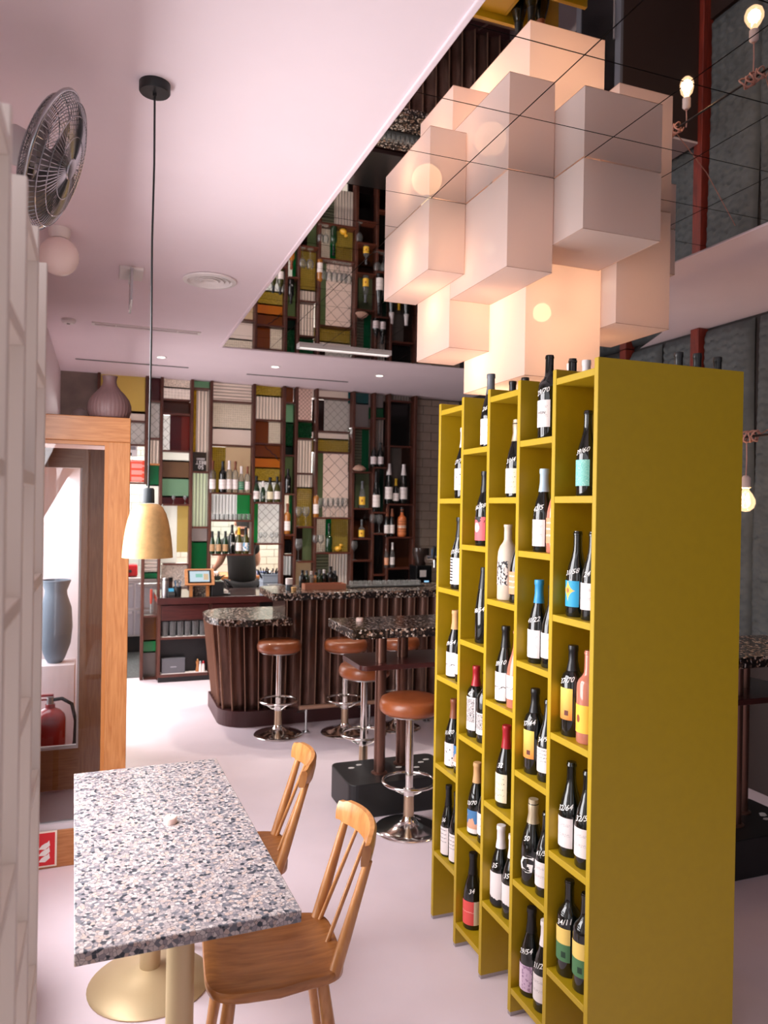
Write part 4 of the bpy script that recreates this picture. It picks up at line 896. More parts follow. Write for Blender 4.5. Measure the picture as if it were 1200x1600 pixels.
o = sb(4,5,853,'bordeaux',0.29,'white',None,'dark bottle with small print on white label',lz=(0.04,0.135),write='29/70',wz=0.165); wrap_text('WEIN','bordeaux',0.013,0.09,196,M_inkb).build('print',M_inkb,o); nextto(o,4,5,'burgundy',0.27,'white','dark bottle with white label')
o = sb(4,4,848,'burgundy',0.287,'white','sky','dark bottle with pale blue cap and white label',write='42/5',lz=(0.02,0.115)); nextto(o,4,4,'burgundy',0.28,'orange','rose coloured bottle',glass=M_rose)
o = sb(4,3,843,'burgundy',0.288,'white','blue','dark bottle with bright blue cap and white label',write='41/22',lz=(0.02,0.12)); nextto(o,4,3,'burgundy',0.28,'white','dark bottle with white label')
o = sb(4,2,837,'bordeaux',0.292,'sunset','black','dark bottle with sunset orange label',lz=(0.055,0.155),write='37/44',wz=0.18,width=110); nextto(o,4,2,'burgundy',0.275,'script','dark bottle with printed white label',write='34/9')
o = sb(4,1,833,'sparkling',0.292,None,'foil','dark sparkling wine bottle with a large white letter G',write='50',wz=0.165); 
wrap_text('G','sparkling',0.085,0.075,205,M_ink).build('emblem',M_ink,o); wrap_text('-','sparkling',0.10,0.078,240,M_ink).build('emblem_bar',M_ink,o); nextto(o,4,1,'burgundy',0.28,'white','dark bottle with white label',write='41/5')
o = sb(4,0,828,'burgundy',0.298,'lilac','black','dark bottle with lilac label',write='29/54',lz=(0.02,0.11)); nextto(o,4,0,'burgundy',0.298,'white','dark bottle with white cap and white label',cap='white',write='31/22')
sb(3,4,805,'sparkling',0.288,'cream','foil','dark bottle with foil neck and cream label',write='31/4',lz=(0.015,0.11),wz=0.14)
o = sb(3,3,793,'stone',0.285,None,None,'white stoneware bottle with black and white print',glass=M_stone); link('label', label_mesh('stone', LM['cow'], 0.06, 0.155, 150, 240), None, o); nextto(o,3,3,'burgundy',0.27,'orange','dark bottle with orange label')
o = sb(3,2,792,'burgundy',0.285,'mount','black','dark bottle with mountain line on white label',write='39/10',lz=(0.01,0.12)); nextto(o,3,2,'burgundy',0.285,'mount','clear glass bottle with mountain line on white label',glass=M_rose)
sb(3,1,796,'burgundy',0.30,'cream','red','dark bottle with red capsule and pale printed label',write='32',lz=(0.02,0.125))
o = sb(3,0,783,'burgundy',0.298,'blob','white','dark bottle with white cap and torn white label',write='35',lz=(0.01,0.13)); nextto(o,3,0,'burgundy',0.298,'blob','dark bottle with white cap and torn white label',cap='white',write='35')
sb(2,5,762,'burgundy',0.292,'white','grey','dark bottle with grey capsule rising above the shelf',write='26',lz=(0.012,0.115))
o = sb(2,4,756,'burgundy',0.296,'pink','black','dark bottle with pink black and white label',write='36/58',lz=(0.02,0.115)); nextto(o,2,4,'burgundy',0.29,'pink','dark bottle with pink label')
sb(2,3,757,'riesling',0.30,None,'black','slim dark bottle without paper label',write='38/54',wz=0.13)
o = sb(2,2,747,'bordeaux',0.283,'tangle','red','dark bottle with red capsule and tangled black print',lz=(0.03,0.17),write='42',wz=0.185,width=120); nextto(o,2,2,'bordeaux',0.28,'tangle','dark bottle with black and white label')
o = sb(2,1,751,'burgundy',0.285,'sky','tan','dark bottle with tan cork and blue sky label',write='33/70',lz=(0.01,0.105),wz=0.135); nextto(o,2,1,'burgundy',0.28,'white','dark bottle with white label')
sb(2,0,743,'burgundy',0.298,'red','black','dark bottle with red label',write='34',face=215,width=150,lz=(0.02,0.115))
sb(1,4,722,'burgundy',0.30,'marks','white','dark bottle with white cap and speckled white label',write='27/70')
sb(1,3,718,'burgundy',0.305,'bars','black','dark bottle with black barred white label',write='37/50',lz=(0.02,0.13))
o = sb(1,2,713,'burgundy',0.288,'mount','tan','dark bottle with tan cork and white label',write='39/54',lz=(0.01,0.115)); nextto(o,1,2,'burgundy',0.28,'white','dark bottle with white label')
o = sb(1,1,713,'burgundy',0.29,'marks','brown','dark bottle with brown capsule and marked white label',write='31/70',lz=(0.01,0.11)); nextto(o,1,1,'burgundy',0.28,'sky','dark bottle with pale label')
o = sb(1,0,707,'burgundy',0.30,'script','black','slim dark bottle with closely printed white label',write='36',xb=1.43,rs=0.82,lz=(0.01,0.125)); bottle('slim dark bottle with closely printed white label, far column bottom row, right of pair',(1.435,o.location.y-0.072,o.location.z),'burgundy',0.295,lab='script',cap='black',rs=0.82,lz=(0.01,0.125),group='wine bottles in the olive shelf')
# bottles on the far side of the unit whose caps show over the top
for (x, y, h, cap, lb) in [(1.715, 2.975, 0.335, 'black', 'dark bottle cap just right of the grey capped bottle'), (1.80, 2.93, 0.325, 'brown', 'lower brown cap between the two dark caps'), (1.715, 2.868, 0.33, 'black', 'dark bottle cap left of the tallest bottle'),
        (1.715, 2.525, 0.33, 'white', 'left of the two white caps over the nearest column'), (1.715, 2.425, 0.325, 'white', 'white cap closest to the end board'),
        (1.735, 1.955, 0.268, 'black', 'leftmost dark cap peeking over the end board'), (1.815, 1.96, 0.272, 'black', 'middle dark cap peeking over the end board'), (1.895, 1.955, 0.266, 'black', 'rightmost dark cap peeking over the end board')]:
    bottle('%s, behind the olive shelf top' % lb, (x, y, EVEN[5]+0.0005), 'burgundy', h, cap=cap, face=0, group='wine bottles in the olive shelf', rs=0.9)
# ================================================================== paper cube lamp under the mirror
def paper_mat(name, col, transl):
    m = bpy.data.materials.new(name); m.use_nodes = True; N = m.node_tree.nodes; L = m.node_tree.links; N.clear()
    o = N.new('ShaderNodeOutputMaterial'); d = N.new('ShaderNodeBsdfDiffuse'); t = N.new('ShaderNodeBsdfTranslucent'); x = N.new('ShaderNodeBsdfTransparent')
    d.inputs[0].default_value = col; t.inputs[0].default_value = col; x.inputs[0].default_value = (1, 0.92, 0.85, 1)
    a = N.new('ShaderNodeMixShader'); a.inputs[0].default_value = transl; L.new(d.outputs[0], a.inputs[1]); L.new(t.outputs[0], a.inputs[2])
    b = N.new('ShaderNodeMixShader'); b.inputs[0].default_value = 0.09; L.new(a.outputs[0], b.inputs[1]); L.new(x.outputs[0], b.inputs[2]); L.new(b.outputs[0], o.inputs[0]); return m
M_shade = paper_mat('paper_shade', rgb(238, 222, 216), 0.5)
LO = Vector((1.85, 2.95, CH))
lamp = thing('cube_lamp', 'cluster of white paper box lampshades hanging under the mirrored ceiling', 'lamp', LO)
BX = [('A',1.292,1.463,2.973,3.515,2.833),('B',1.467,1.673,2.607,3.119,2.76),('C',1.678,2.038,2.41,2.805,2.872),('D',2.062,2.347,2.71,3.12,2.623),('D2',2.352,2.507,2.862,3.22,2.929),('E',1.677,2.057,2.812,3.389,2.384),('F',1.467,1.672,3.124,3.50,2.544)]
M_seam = mat('lamp_wire_edge', rgb(176, 140, 120), 0.6)
for (n, x0, x1, y0, y1, z0) in BX:
    a, b, c_, d_, z = x0-LO.x, x1-LO.x, y0-LO.y, y1-LO.y, z0-CH
    vs = [(a,c_,z),(b,c_,z),(b,d_,z),(a,d_,z),(a,c_,-0.003),(b,c_,-0.003),(b,d_,-0.003),(a,d_,-0.003)]
    o = MB().add(vs, [(0,3,2,1),(0,1,5,4),(1,2,6,5),(2,3,7,6),(3,0,4,7)]).build('shade_box', M_shade, lamp)
    w = 0.0012; MB().tube([(a,c_,z),(b,c_,z),(b,d_,z),(a,d_,z)], w, 4, True).build('wire_edge', M_seam, o)
M_bulb2 = emit('bulb_dim_glow', (1.0, 0.7, 0.45, 1), 0.9)
M_bulb = emit('bulb_glow', (1.0, 0.66, 0.36, 1), 6.0)
for (x, y, z, e, r) in [(1.863, 2.98, 2.71, 3.2, 0.042), (1.80, 3.25, 2.60, 2.0, 0.03), (1.56, 3.31, 2.86, 1.1, 0.035), (1.385, 3.22, 3.05, 0.9, 0.03), (2.20, 2.95, 2.86, 0.4, 0.03), (1.57, 2.95, 2.95, 0.35, 0.03)]:
    bb = MB().sphere((x-LO.x, y-LO.y, z-CH), r, 14, 9).build('bulb', M_bulb if e > 3 else M_bulb2, lamp, smooth=60); MB().cyl((x-LO.x, y-LO.y, z-CH+r*0.9), (x-LO.x, y-LO.y, -0.004), 0.010, n=8).build('socket', M_white, bb)
    l = bpy.data.lights.new('bulb_light', 'POINT'); l.energy = e; l.color = (1.0, 0.62, 0.34); l.shadow_soft_size = 0.07
    lo = bpy.data.objects.new('bulb_light', l); COL.objects.link(lo); lo.parent = lamp; lo.location = (x-LO.x, y-LO.y+(0.16 if e > 3 else 0), z-CH+(0.02 if e > 3 else -0.10))
# ================================================================== filament bulbs on the twisted rod
RX, RZ = 3.13, 2.21
M_rod = mat('dark_rod', rgb(44, 34, 30), 0.4, 0.6); M_pcord = mat('pink_cord', rgb(196, 146, 132), 0.6)
rod = thing('light_rod', 'dark rod with twisted pink cable carrying the bare bulbs at right', 'light fitting', (RX, 3.0, RZ))
MB().cyl((0,0.92,0), (0,-1.3,0), 0.006, n=8).build('rod', M_rod, rod)
for (y0, sgn) in ((0.02, 1), (0.62, 1)):
    pts = []
    for i in range(70):
        a = i*0.55; pts.append((0.028*math.cos(a)*(1+0.25*math.sin(i*0.7)), y0-0.07+i*0.002+0.01*math.sin(i*1.3), 0.028*math.sin(a)))
    MB().tube(pts, 0.0045, 6).build('cable_coil', M_pcord, rod, smooth=60)
for (a, b) in (((0,0.60,0),(XR-RX-0.10, 0.95, 0.32)), ((0,-0.05,0),(XR-RX-0.10, 0.5, 0.30)), ((0,-1.2,0),(XR-RX-0.10,-0.4,0.3))):
    MB().tube([a, ((a[0]+b[0])/2, (a[1]+b[1])/2, (a[2]+b[2])/2-0.05), b], 0.003, 6).build('stay_wire', M_pcord, rod)
def glow_glass(name):
    m = clear_glass(name, (1.0, 0.90, 0.76, 1), 0.02, 1.0); N = m.node_tree.nodes; L = m.node_tree.links
    out = [n for n in N if n.type == 'OUTPUT_MATERIAL'][0]; src = out.inputs[0].links[0].from_socket
    e = N.new('ShaderNodeEmission'); e.inputs[0].default_value = (1.0, 0.62, 0.36, 1); e.inputs[1].default_value = 1.3
    x = N.new('ShaderNodeMixShader'); x.inputs[0].default_value = 0.55; L.new(src, x.inputs[1]); L.new(e.outputs[0], x.inputs[2]); L.new(x.outputs[0], out.inputs[0]); return m
M_fil = emit('filament_glow', (1.0, 0.60, 0.25, 1), 60.0)
M_glow = glow_glass('bulb_glass')
def fbulb(x, y, zc, label, r=0.047, e=9):
    t = thing('filament_bulb', label, 'bulb', (x, y, zc), group='bare filament bulbs on the rod')
    MB().lathe([(0.014,0.085),(0.018,0.06),(0.032,0.042),(r,0.012),(r*1.02,-0.008),(r*0.85,-0.032),(r*0.45,-0.048),(0,-0.052)], 22).build('globe', M_glow, t, smooth=70)
    MB().lathe([(0.016,0.07),(0.023,0.075),(0.023,0.125),(0.012,0.138),(0,0.138)], 16).build('lamp_holder', mat('porcelain_holder', rgb(236,214,206), 0.4), t, smooth=40)
    pts = []
    for i in range(25): a = i*math.pi/2*1.0; pts.append((0.017*math.cos(a), 0.017*math.sin(a), (0.045 if i % 2 else -0.02)))
    MB().tube(pts, 0.0028, 5).build('filament', M_fil, t)
    MB().tube([(0,0,0.135), (0.003,0,0.22), (0,0.0,max(0.24, RZ-zc-0.02))], 0.0035, 6).build('flex', M_pcord, t)
    l = bpy.data.lights.new('filament_light', 'POINT'); l.energy = e; l.color = (1.0, 0.62, 0.32); l.shadow_soft_size = 0.03
    lo = bpy.data.objects.new('filament_light', l); COL.objects.link(lo); lo.parent = t
fbulb(RX+0.02, 3.04, 1.872, 'glowing bare filament bulb beside the edge of the olive shelf')
fbulb(RX+0.0, 3.50, 2.0, 'glowing bare filament bulb reflected in the mirror right of the lamp', 0.038)
# ================================================================== wine fridge behind the shelf (seen in the mirror)
wf = thing('wine_fridge', 'tall dark wine fridge with grey framed glass door against the padded wall', 'fridge', (3.64, 4.58, 0))
MB().box(-0.33, 0.33, -0.26, 0.27, 0.0, 1.80).build('cabinet', mat('fridge_brown', rgb(52,38,34), 0.45), wf, bevel=0.006)
MB().box(-0.33, 0.33, -0.26, 0.27, 1.80, 1.815).build('top_board', mat('fridge_top', rgb(214,200,200), 0.6), wf)
M_fgrey = mat('fridge_grey', rgb(120,122,130), 0.35, 0.4)
d = MB().box(-0.352,-0.331,-0.26,-0.20,0.08,1.78).box(-0.352,-0.331,0.21,0.27,0.08,1.78).box(-0.352,-0.331,-0.20,0.21,0.08,0.14).box(-0.352,-0.331,-0.20,0.21,1.72,1.78).build('door_frame', M_fgrey, wf)
MB().box(-0.345,-0.337,-0.20,0.21,0.14,1.72).build('door_glass', M_blackg, d)
MB().cyl((-0.375,-0.22,0.7),(-0.375,-0.22,1.2),0.009,n=8).build('handle', M_steel, d, smooth=40)
# ================================================================== entrance lobby in oak and glass
LY = 4.06; lb = thing('lobby_screen', 'oak framed glazed lobby screen with lettered fire sign rail at left', 'screen', (-0.14, LY, 0))
X0 = XL+0.002+0.14; X1 = 0.13+0.14; HT = 2.245
MB().box(X1-0.105, X1, 0, 0.085, 0, HT-0.125).build('post', M_oak, lb, bevel=0.004)
MB().box(X0, X0+0.08, 0, 0.085, 0, HT-0.125).build('post', M_oak, lb, bevel=0.004)
MB().box(X0, X1, 0, 0.085, HT-0.125, HT).build('top_rail', M_oakx, lb, bevel=0.004)
MB().box(X0+0.08, X1-0.105, 0, 0.085, 0, 0.185).build('bottom_rail', M_oakx, lb, bevel=0.004)
M_bead = mat('oak_bead', rgb(176,112,58), 0.4)
MB().box(X1-0.123,X1-0.105,0.012,0.05,0.185,HT-0.125).box(X0+0.08,X1-0.123,0.012,0.05,HT-0.143,HT-0.125).build('glazing_bead', M_bead, lb)
MB().box(X0+0.08,X1-0.123,0.005,0.05,0.185,0.215).build('sill_strip', mat('pale_sill', rgb(206,200,206), 0.4), lb)
MB().box(X0+0.08,X1-0.123,0.030,0.036,0.215,HT-0.143).build('pane', M_winglass, lb)
# side wall and roof of the lobby
MB().box(X1-0.06, X1-0.02, 0.085, 2.0, 0, HT).build('side_wall', M_oak, lb)
MB().box(X0, X1-0.06, 0.085, 2.0, HT-0.05, HT-0.005).build('roof_board', M_wall, lb)
MB().box(X0, X1-0.06, 1.96, 2.0, 0, HT-0.05).build('end_wall', M_wall, lb)
# inner glazed door
dr = thing('door_1', 'inner oak glazed door inside the entrance lobby', 'door', (-0.2, 5.10, 0), kind='structure')
dx0, dx1 = XL+0.004+0.2, 0.045+0.2
MB().box(0.078, dx1-0.03, 0, 0.06, 0, 2.15).build('door_stile', M_oak, dr); MB().box(dx0, 0.078, 0, 0.06, 2.03, 2.15).build('door_rail', M_oakx, dr); MB().box(dx0, 0.078, 0, 0.06, 0.02, 0.275).build('door_rail', M_oakx, dr)
MB().box(dx0, 0.066, 0.02, 0.028, 0.287, 2.03).build('door_pane', M_winglass, dr)
MB().box(0.066, 0.078, -0.004, 0.05, 0.275, 2.03).box(dx0, 0.066, -0.004, 0.05, 0.275, 0.287).build('door_bead', M_white, dr)
# fire sign on the bottom rail
fs_ = thing('fire_sign', 'red fire point sign with white flames low on the lobby rail', 'sign', (-0.262, LY-0.003, 0.10))
MB().box(-0.075, 0.075, -0.003, 0.0, -0.088, 0.088).build('plate', mat('sign_cream', rgb(232,222,206), 0.5), fs_)
MB().box(-0.068, 0.066, -0.0036, -0.003, -0.08, 0.08).build('red_field', mat('sign_red', rgb(206,36,44), 0.45), fs_)
def flame(xo, zo, s):
    P = [(-0.02,-0.015),(0.01,-0.018),(0.032,0.0),(0.028,0.026),(0.02,0.016),(0.008,0.012),(-0.006,0.004)]
    vs = [(xo+p[0]*s, -0.0042, zo+p[1]*s) for p in P]
    return MB().add(vs, [tuple(range(len(P)))])
for (xo, zo, s) in ((0.012,-0.045,1.0),(0.012,-0.014,1.0),(0.012,0.017,1.0),(-0.03,-0.03,0.8),(-0.03,0.0,0.8)): flame(xo, zo, s).build('flame', M_ink, fs_)
# fire extinguisher behind the inner door
fe = thing('fire_extinguisher', 'red fire extinguisher standing behind the inner glass door', 'extinguisher', (-0.30, 5.36, 0))
M_fired = mat('extinguisher_red', rgb(176,40,46), 0.25, coat=0.4)
MB().lathe([(0,0.0),(0.088,0.0),(0.095,0.01),(0.095,0.40),(0.088,0.43),(0.06,0.46),(0.03,0.475),(0.03,0.50),(0,0.50)], 28).build('cylinder', M_fired, fe, smooth=50)
MB().lathe([(0.022,0.50),(0.022,0.545),(0,0.545)], 14).build('valve', M_steel, fe, smooth=40)
MB().box(-0.13, 0.02, -0.012, 0.012, 0.55, 0.562).box(-0.12, 0.01, -0.01, 0.01, 0.525, 0.533).build('lever', M_fired, fe)
MB().tube([(0.02,0,0.525),(0.07,0,0.53),(0.13,0,0.49),(0.155,0,0.38),(0.15,0,0.24),(0.13,0,0.15)], 0.012, 10).build('hose', M_black, fe, smooth=60)
# urn behind the inner door
ur = thing('urn', 'slate blue urn on a white pedestal beyond the lobby door', 'urn', (-0.295, 5.72, 0))
MB().box(-0.105, 0.13, -0.13, 0.13, 0, 0.70).build('pedestal', M_wall, ur)
MB().lathe([(0,0.70),(0.045,0.70),(0.065,0.73),(0.10,0.83),(0.112,0.95),(0.104,1.08),(0.075,1.17),(0.072,1.20),(0.098,1.27),(0.094,1.275),(0.07,1.21),(0,1.19)], 30).build('body', mat('slate_blue_glaze', rgb(92,104,118), 0.5), ur, smooth=50)
# vase and bowl on the lobby roof
vc = onY(171, 642, LY+0.05)
va = thing('vase', 'mauve brown ribbed bottle vase on top of the lobby', 'vase', (vc.x, LY+0.105, HT))
MB().lathe([(0,0),(0.088,0),(0.098,0.01),(0.108,0.04),(0.108,0.07),(0.098,0.10),(0.076,0.13),(0.052,0.155),(0.038,0.175),(0.033,0.195),(0.036,0.215),(0.040,0.222),(0.034,0.222),(0.03,0.2),(0,0.19)], 96, flute=32, fdepth=0.035).build('body', mat('mauve_ceramic', rgb(112,84,84), 0.55), va, smooth=60)
bc = onY(126, 640, LY+0.14)
bo = thing('bowl', 'upturned grey brown bowl beside the vase', 'bowl', (bc.x, LY+0.20, HT))
MB().lathe([(0.048,0),(0.05,0.01),(0.046,0.03),(0.034,0.046),(0.015,0.054),(0,0.055)], 24).build('body', mat('grey_brown_ceramic', rgb(112,94,92), 0.6), bo, smooth=60)
MB().lathe([(0.014,0.053),(0.016,0.060),(0,0.060)], 14).build('foot', mat('grey_brown_ceramic', rgb(112,94,92), 0.6), bo)
# ================================================================== white shelf at the left edge and wall fan
WX0, WX1 = XL+0.004, -0.11; WP = [1.655-0.2115*i for i in range(6)]
ws = thing('white_shelf', 'white staggered display shelf at the left edge', 'shelf', ((WX0+WX1)/2, 1.2, 0)); wo = Vector(ws.location)
def wbox(name, x0, x1, y0, y1, z0, z1, m=M_whiteboard): return MB().box(x0-wo.x, x1-wo.x, y0-wo.y, y1-wo.y, z0, z1).build(name, m, ws, bevel=0.0012, seg=1)
for y in WP: wbox('upright', WX0, WX1, y-0.010, y+0.010, 0.0, SHT+0.01)
for c in range(5):
    ya, yb = WP[c+1]+0.010, WP[c]-0.010
    for z in (ODD if c % 2 else EVEN): wbox('shelf_board', WX0+0.008, WX1-0.001, ya, yb, z-0.022, z)
for k, (y, z, r) in enumerate(((1.545, ODD[3] if False else EVEN[3], 0.03), (1.34, ODD[4], 0.028))):
    o = thing('dark_jar', ['small dark jar in the far column of the white shelf', 'small dark jar high in the white shelf'][k], 'jar', (-0.17, y, z))
    MB().lathe([(0,0),(r,0),(r*1.05,0.01),(r*1.05,0.06),(r*0.7,0.075)], 16).build('body', M_blackg, o, smooth=40); MB().lathe([(r*0.72,0.072),(r*0.72,0.088),(0,0.088)], 14).build('lid', M_black, o, smooth=40)
# fan
FC = Vector((-0.148, 2.40, 2.795)); fn = thing('wall_fan', 'chrome wire cage wall fan above the white shelf', 'fan', FC)
fn.rotation_euler = (0, math.radians(90+19), math.radians(-8))   # local +Z = blowing direction
M_wire = mat('fan_wire', (0.42,0.42,0.44,1), 0.22, 1.0)
def cage(sgn, depth):
    mb = MB(); n = 72; Rr = 0.20
    for k in range(n):
        a = 2*math.pi*k/n; pts = []
        for i in range(7):
            u = 0.16+0.84*i/6; rr = Rr*u; z = sgn*depth*math.sqrt(max(0, 1-u**2.6)); pts.append((rr*math.cos(a), rr*math.sin(a), z))
        mb.tube(pts, 0.0014, 4)
    for u in (0.45, 0.72, 0.9): mb.ring(Rr*u, 0.0018, sgn*depth*math.sqrt(1-u**2.6), 36, 5)
    return mb
MB().ring(0.20, 0.006, 0, 48, 8).build('rim', M_wire, fn, smooth=60)
cage(1, 0.05).build('front_grille', M_wire, fn, smooth=60); cage(-1, 0.055).build('rear_grille', M_wire, fn, smooth=60)
MB().lathe([(0.034,0.047),(0.03,0.054),(0,0.056)], 20).build('badge', M_wire, fn, smooth=40)
M_blade = mat('fan_blade', rgb(110,104,104), 0.35, 0.3)
for k in range(4):
    a0 = math.pi/2*k; vs = []; fs = []
    for i in range(6):
        for j in range(5):
            rr = 0.03+0.145*i/5; a = a0+(j/4-0.5)*(0.9 if i else 0.5)+0.12*i/5; vs.append((rr*math.cos(a), rr*math.sin(a), 0.022*(j/4-0.5)*2))
    for i in range(5):
        for j in range(4): q = i*5+j; fs.append((q, q+1, q+6, q+5))
    MB().add(vs, fs).build('blade', M_blade, fn, smooth=60)
MB().lathe([(0.03,-0.03),(0.03,0.03),(0,0.035)], 18).build('hub', M_blade, fn, smooth=40)
MB().lathe([(0.03,-0.05),(0.05,-0.06),(0.055,-0.12),(0.04,-0.15),(0,-0.155)], 22).build('motor', mat('fan_motor', rgb(206,196,196), 0.4), fn, smooth=50)
wm = MB().box(-0.03, 0.03, -0.04, 0.04, -0.26, -0.13).build('wall_arm', mat('fan_motor', rgb(206,196,196), 0.4), fn, bevel=0.008)
# slate bench along the window wall (a sliver shows beside the white shelf)
bs = thing('wall_bench', 'slate upholstered bench along the window wall, mostly hidden by the white shelf', 'bench', (-0.31, 2.45, 0))
MB().box(-0.095, 0.10, -0.68, 0.70, 0.40, 0.455).build('cushion', mat('slate_vinyl', rgb(78,88,94), 0.45), bs, bevel=0.02, seg=3)
MB().box(-0.09, 0.08, -0.66, 0.68, 0.37, 0.40).build('frame', M_black, bs)
for yy in (-0.6, 0.62):
    for xx in (-0.07, 0.06): MB().box(xx-0.015, xx+0.015, yy-0.015, yy+0.015, 0, 0.37).build('leg', M_black, bs)
# ================================================================== bottles and glasses on the screen shelves
def on_shelf(px, top_py, shelf_py, dy=-0.055, th=0.018):
    """foot point on the shelf board and height, from the shelf line and the top line"""
    b = onY(px, shelf_py, SY); z0 = b.z + th/2; y = SY+dy; p = onY(px, (top_py+shelf_py)/2, y); z1 = onY(px, top_py, y).z
    return Vector((p.x, y, z0+0.0005)), z1-z0
def sbot(px, top, shelf, kind, glass, lab, cap, desc, rs=1.0, **kw):
    p, h = on_shelf(px, top, shelf); k = 0.30/max(h, 0.05)
    return bottle(desc, p, kind, h, glass, lab, cap, group='bottles on the screen shelves', rs=rs, face=kw.pop('face', 250), width=kw.pop('width', 150), **kw)
G = 'bottles on the screen shelves'
sbot(332,720,771.5,'spirit',M_bottlec,'white','brown','clear bottle in front of the gold bubble glass, leftmost on its shelf',0.8)
sbot(348,721,771.5,'bordeaux',M_bottle,'white','black','dark wine bottle with white label among clear bottles on the upper shelf',0.9)
sbot(358,720,771.5,'bordeaux',M_bottlec,'white','white','clear bottle with white label right of the dark bottle',0.8)
sbot(367.5,721,771.5,'spirit',M_bottlec,'white','brown','clear bottle with dark stopper in the middle of the upper shelf',0.75)
sbot(377,729,771.5,'burgundy',M_bottlec,'greenl','white','clear bottle with green label on the upper shelf',0.9)
sbot(386.5,729,771.5,'spirit',M_bottlec,'white','brown','clear bottle at the right end of the upper shelf',0.8)
sbot(400.5,744,786,'burgundy',M_bottleg,'white','black','dark green bottle with white label left of the four green bottles')
sbot(411,752,786,'burgundy',M_bottleg,None,'white','small bright green bottle with white lettering second of four',0.9,write='O',wz=0.07,wscale=2)
sbot(422,746,786,'burgundy',M_bottleo,'cream','black','olive bottle with cream label third of four')
sbot(433,745,786,'burgundy',M_bottleo,'white','black','dark olive bottle with white label right end of four')
sbot(450,733,772.5,'bordeaux',M_bottle,None,'black','black bottle alone in the narrow green column',1.0,write='25',wz=0.08)
sbot(449,787,835.5,'spirit',M_bottleb,'white','brown','amber bottle alone in the narrow column beside green glass',0.8)
for px, d in ((331.5,'leftmost'), (341.5,'second'), (352,'third')): sbot(px,830,866,'sparkling',M_bottleg,'tan','black','green bottle with tan label, %s of three on the lowest shelf' % d,0.9)
sbot(362.5,820,866,'bordeaux',M_bottle,None,'black','tall black bottle with white writing on the lowest shelf',0.85,write='74',wz=0.1,wscale=2)
sbot(373,824,866,'burgundy',M_bottleo,'white','yellow','olive bottle with large white label on the lowest shelf')
sbot(384,824,866,'burgundy',M_bottleo,'bluew','black','olive bottle with blue and white label on the lowest shelf')
sbot(584,692,731.5,'burgundy',M_bottle,'white','black','dark bottle with white label, left of two in the ribbed niche'); sbot(594.5,692,731.5,'burgundy',M_bottle,'white','black','dark bottle with white label, right of two in the ribbed niche')
sbot(587.5,737,801,'riesling',M_bottle,'white','black','large tall dark bottle with white label alone in its niche',0.85)
sbot(607.5,725,788.5,'riesling',M_bottle,'white','white','tall dark bottle with white label left of the yellow capped bottle',0.85); sbot(618.5,748,788.5,'burgundy',M_bottle,'white','yellow','short dark bottle with yellow cap'); sbot(630.5,726,788.5,'riesling',M_bottle,'white','white','tall dark bottle with white label right of the yellow capped bottle',0.85)
sbot(604.5,795,839.5,'riesling',M_bottle,'white','brown','slim dark bottle left of two beside the orange bottle',0.8); sbot(612.5,795,839.5,'riesling',M_bottle,'white','brown','slim dark bottle right of two beside the orange bottle',0.8)
sbot(628,793,839.5,'spirit',mat('orange_bottle',rgb(196,104,56),0.3),'orangebig','black','large orange bottle with striped label',1.15,lz=(0.02,0.175),width=200,capz=0.25)
sbot(604,850,887.5,'burgundy',M_bottlec,'orange','white','small clear bottle with orange fruit label and pourer',0.75); sbot(613,848,887.5,'burgundy',M_bottlec,'white','white','small clear bottle with white label and pourer',0.75)
sbot(566,752,795,'burgundy',M_bottlec,'yellow','grey','clear slim bottle with yellow label beside pale glass',0.9); sbot(565,812,841.5,'squat',M_bottlec,'yellow','grey','squat bottle with yellow label and dark emblem',0.95,lz=(0.02,0.13),width=180)
sbot(494,760,809.5,'spirit',M_bottleb,'white','black','amber bottle at the left end of the wine glass shelf',0.7)
sbot(514,818,863.5,'squat',M_bottleg,None,'black','green carafe on the bubble glass shelf',0.75)
def wineglass_mesh(k):
    pr = [(0,0),(0.034,0),(0.034,0.002),(0.006,0.006),(0.004,0.02),(0.004,0.085),(0.012,0.095),(0.03,0.115),(0.038,0.14),(0.037,0.165),(0.031,0.195),(0.030,0.195),(0.036,0.165),(0.0365,0.14),(0.028,0.117),(0.0,0.099)]
    me = MB().lathe(pr, 16).mesh('wine_glass'); me.materials.append(M_clear); shade(me, 60); return me
WG = wineglass_mesh(0)
def glass_on(px, top, shelf, label, group, name='wine_glass', me=None, h0=0.195):
    p, h = on_shelf(px, top, shelf); o = link(name, me or WG, None); o.location = p; s = h/h0; o.scale = (s, s, s)
    return tag(o, label, 'glass', group)
for px in (500, 508.5, 516.5, 524.5, 531.5, 538): glass_on(px, 778, 809.5, 'clear wine glass in the row before the diamond lattice glass', 'wine glasses on the lattice shelf')
for px in (466, 478): glass_on(px, 792, 823.5, 'clear wine glass standing before the gold bubble glass', 'wine glasses before gold glass')
for px, d in ((271, 'left'), (289, 'right')): glass_on(px, 774, 789, 'stemmed glass, %s of two before the maroon strip' % d, 'glasses on the maroon shelf')
for px, d in ((583, 'left'), (592.5, 'right')): glass_on(px, 804, 834, 'wine glass, %s of two in the dark narrow niche' % d, 'glasses in the dark niche')
glass_on(553, 845, 875.5, 'single wine glass in the dark niche under the squat yellow bottle', None); glass_on(466, 842, 877, 'single wine glass before dark brown and grey green glass', None)
for px in (493, 501): glass_on(px, 836, 863.5, 'clear glass before the clear bubble pane', 'glasses on the bubble shelf')
for px in (407, 414, 425, 432): glass_on(px, 832, 849.5, 'clear glass on the shelf above the white tiles', 'glasses above the white tiles')
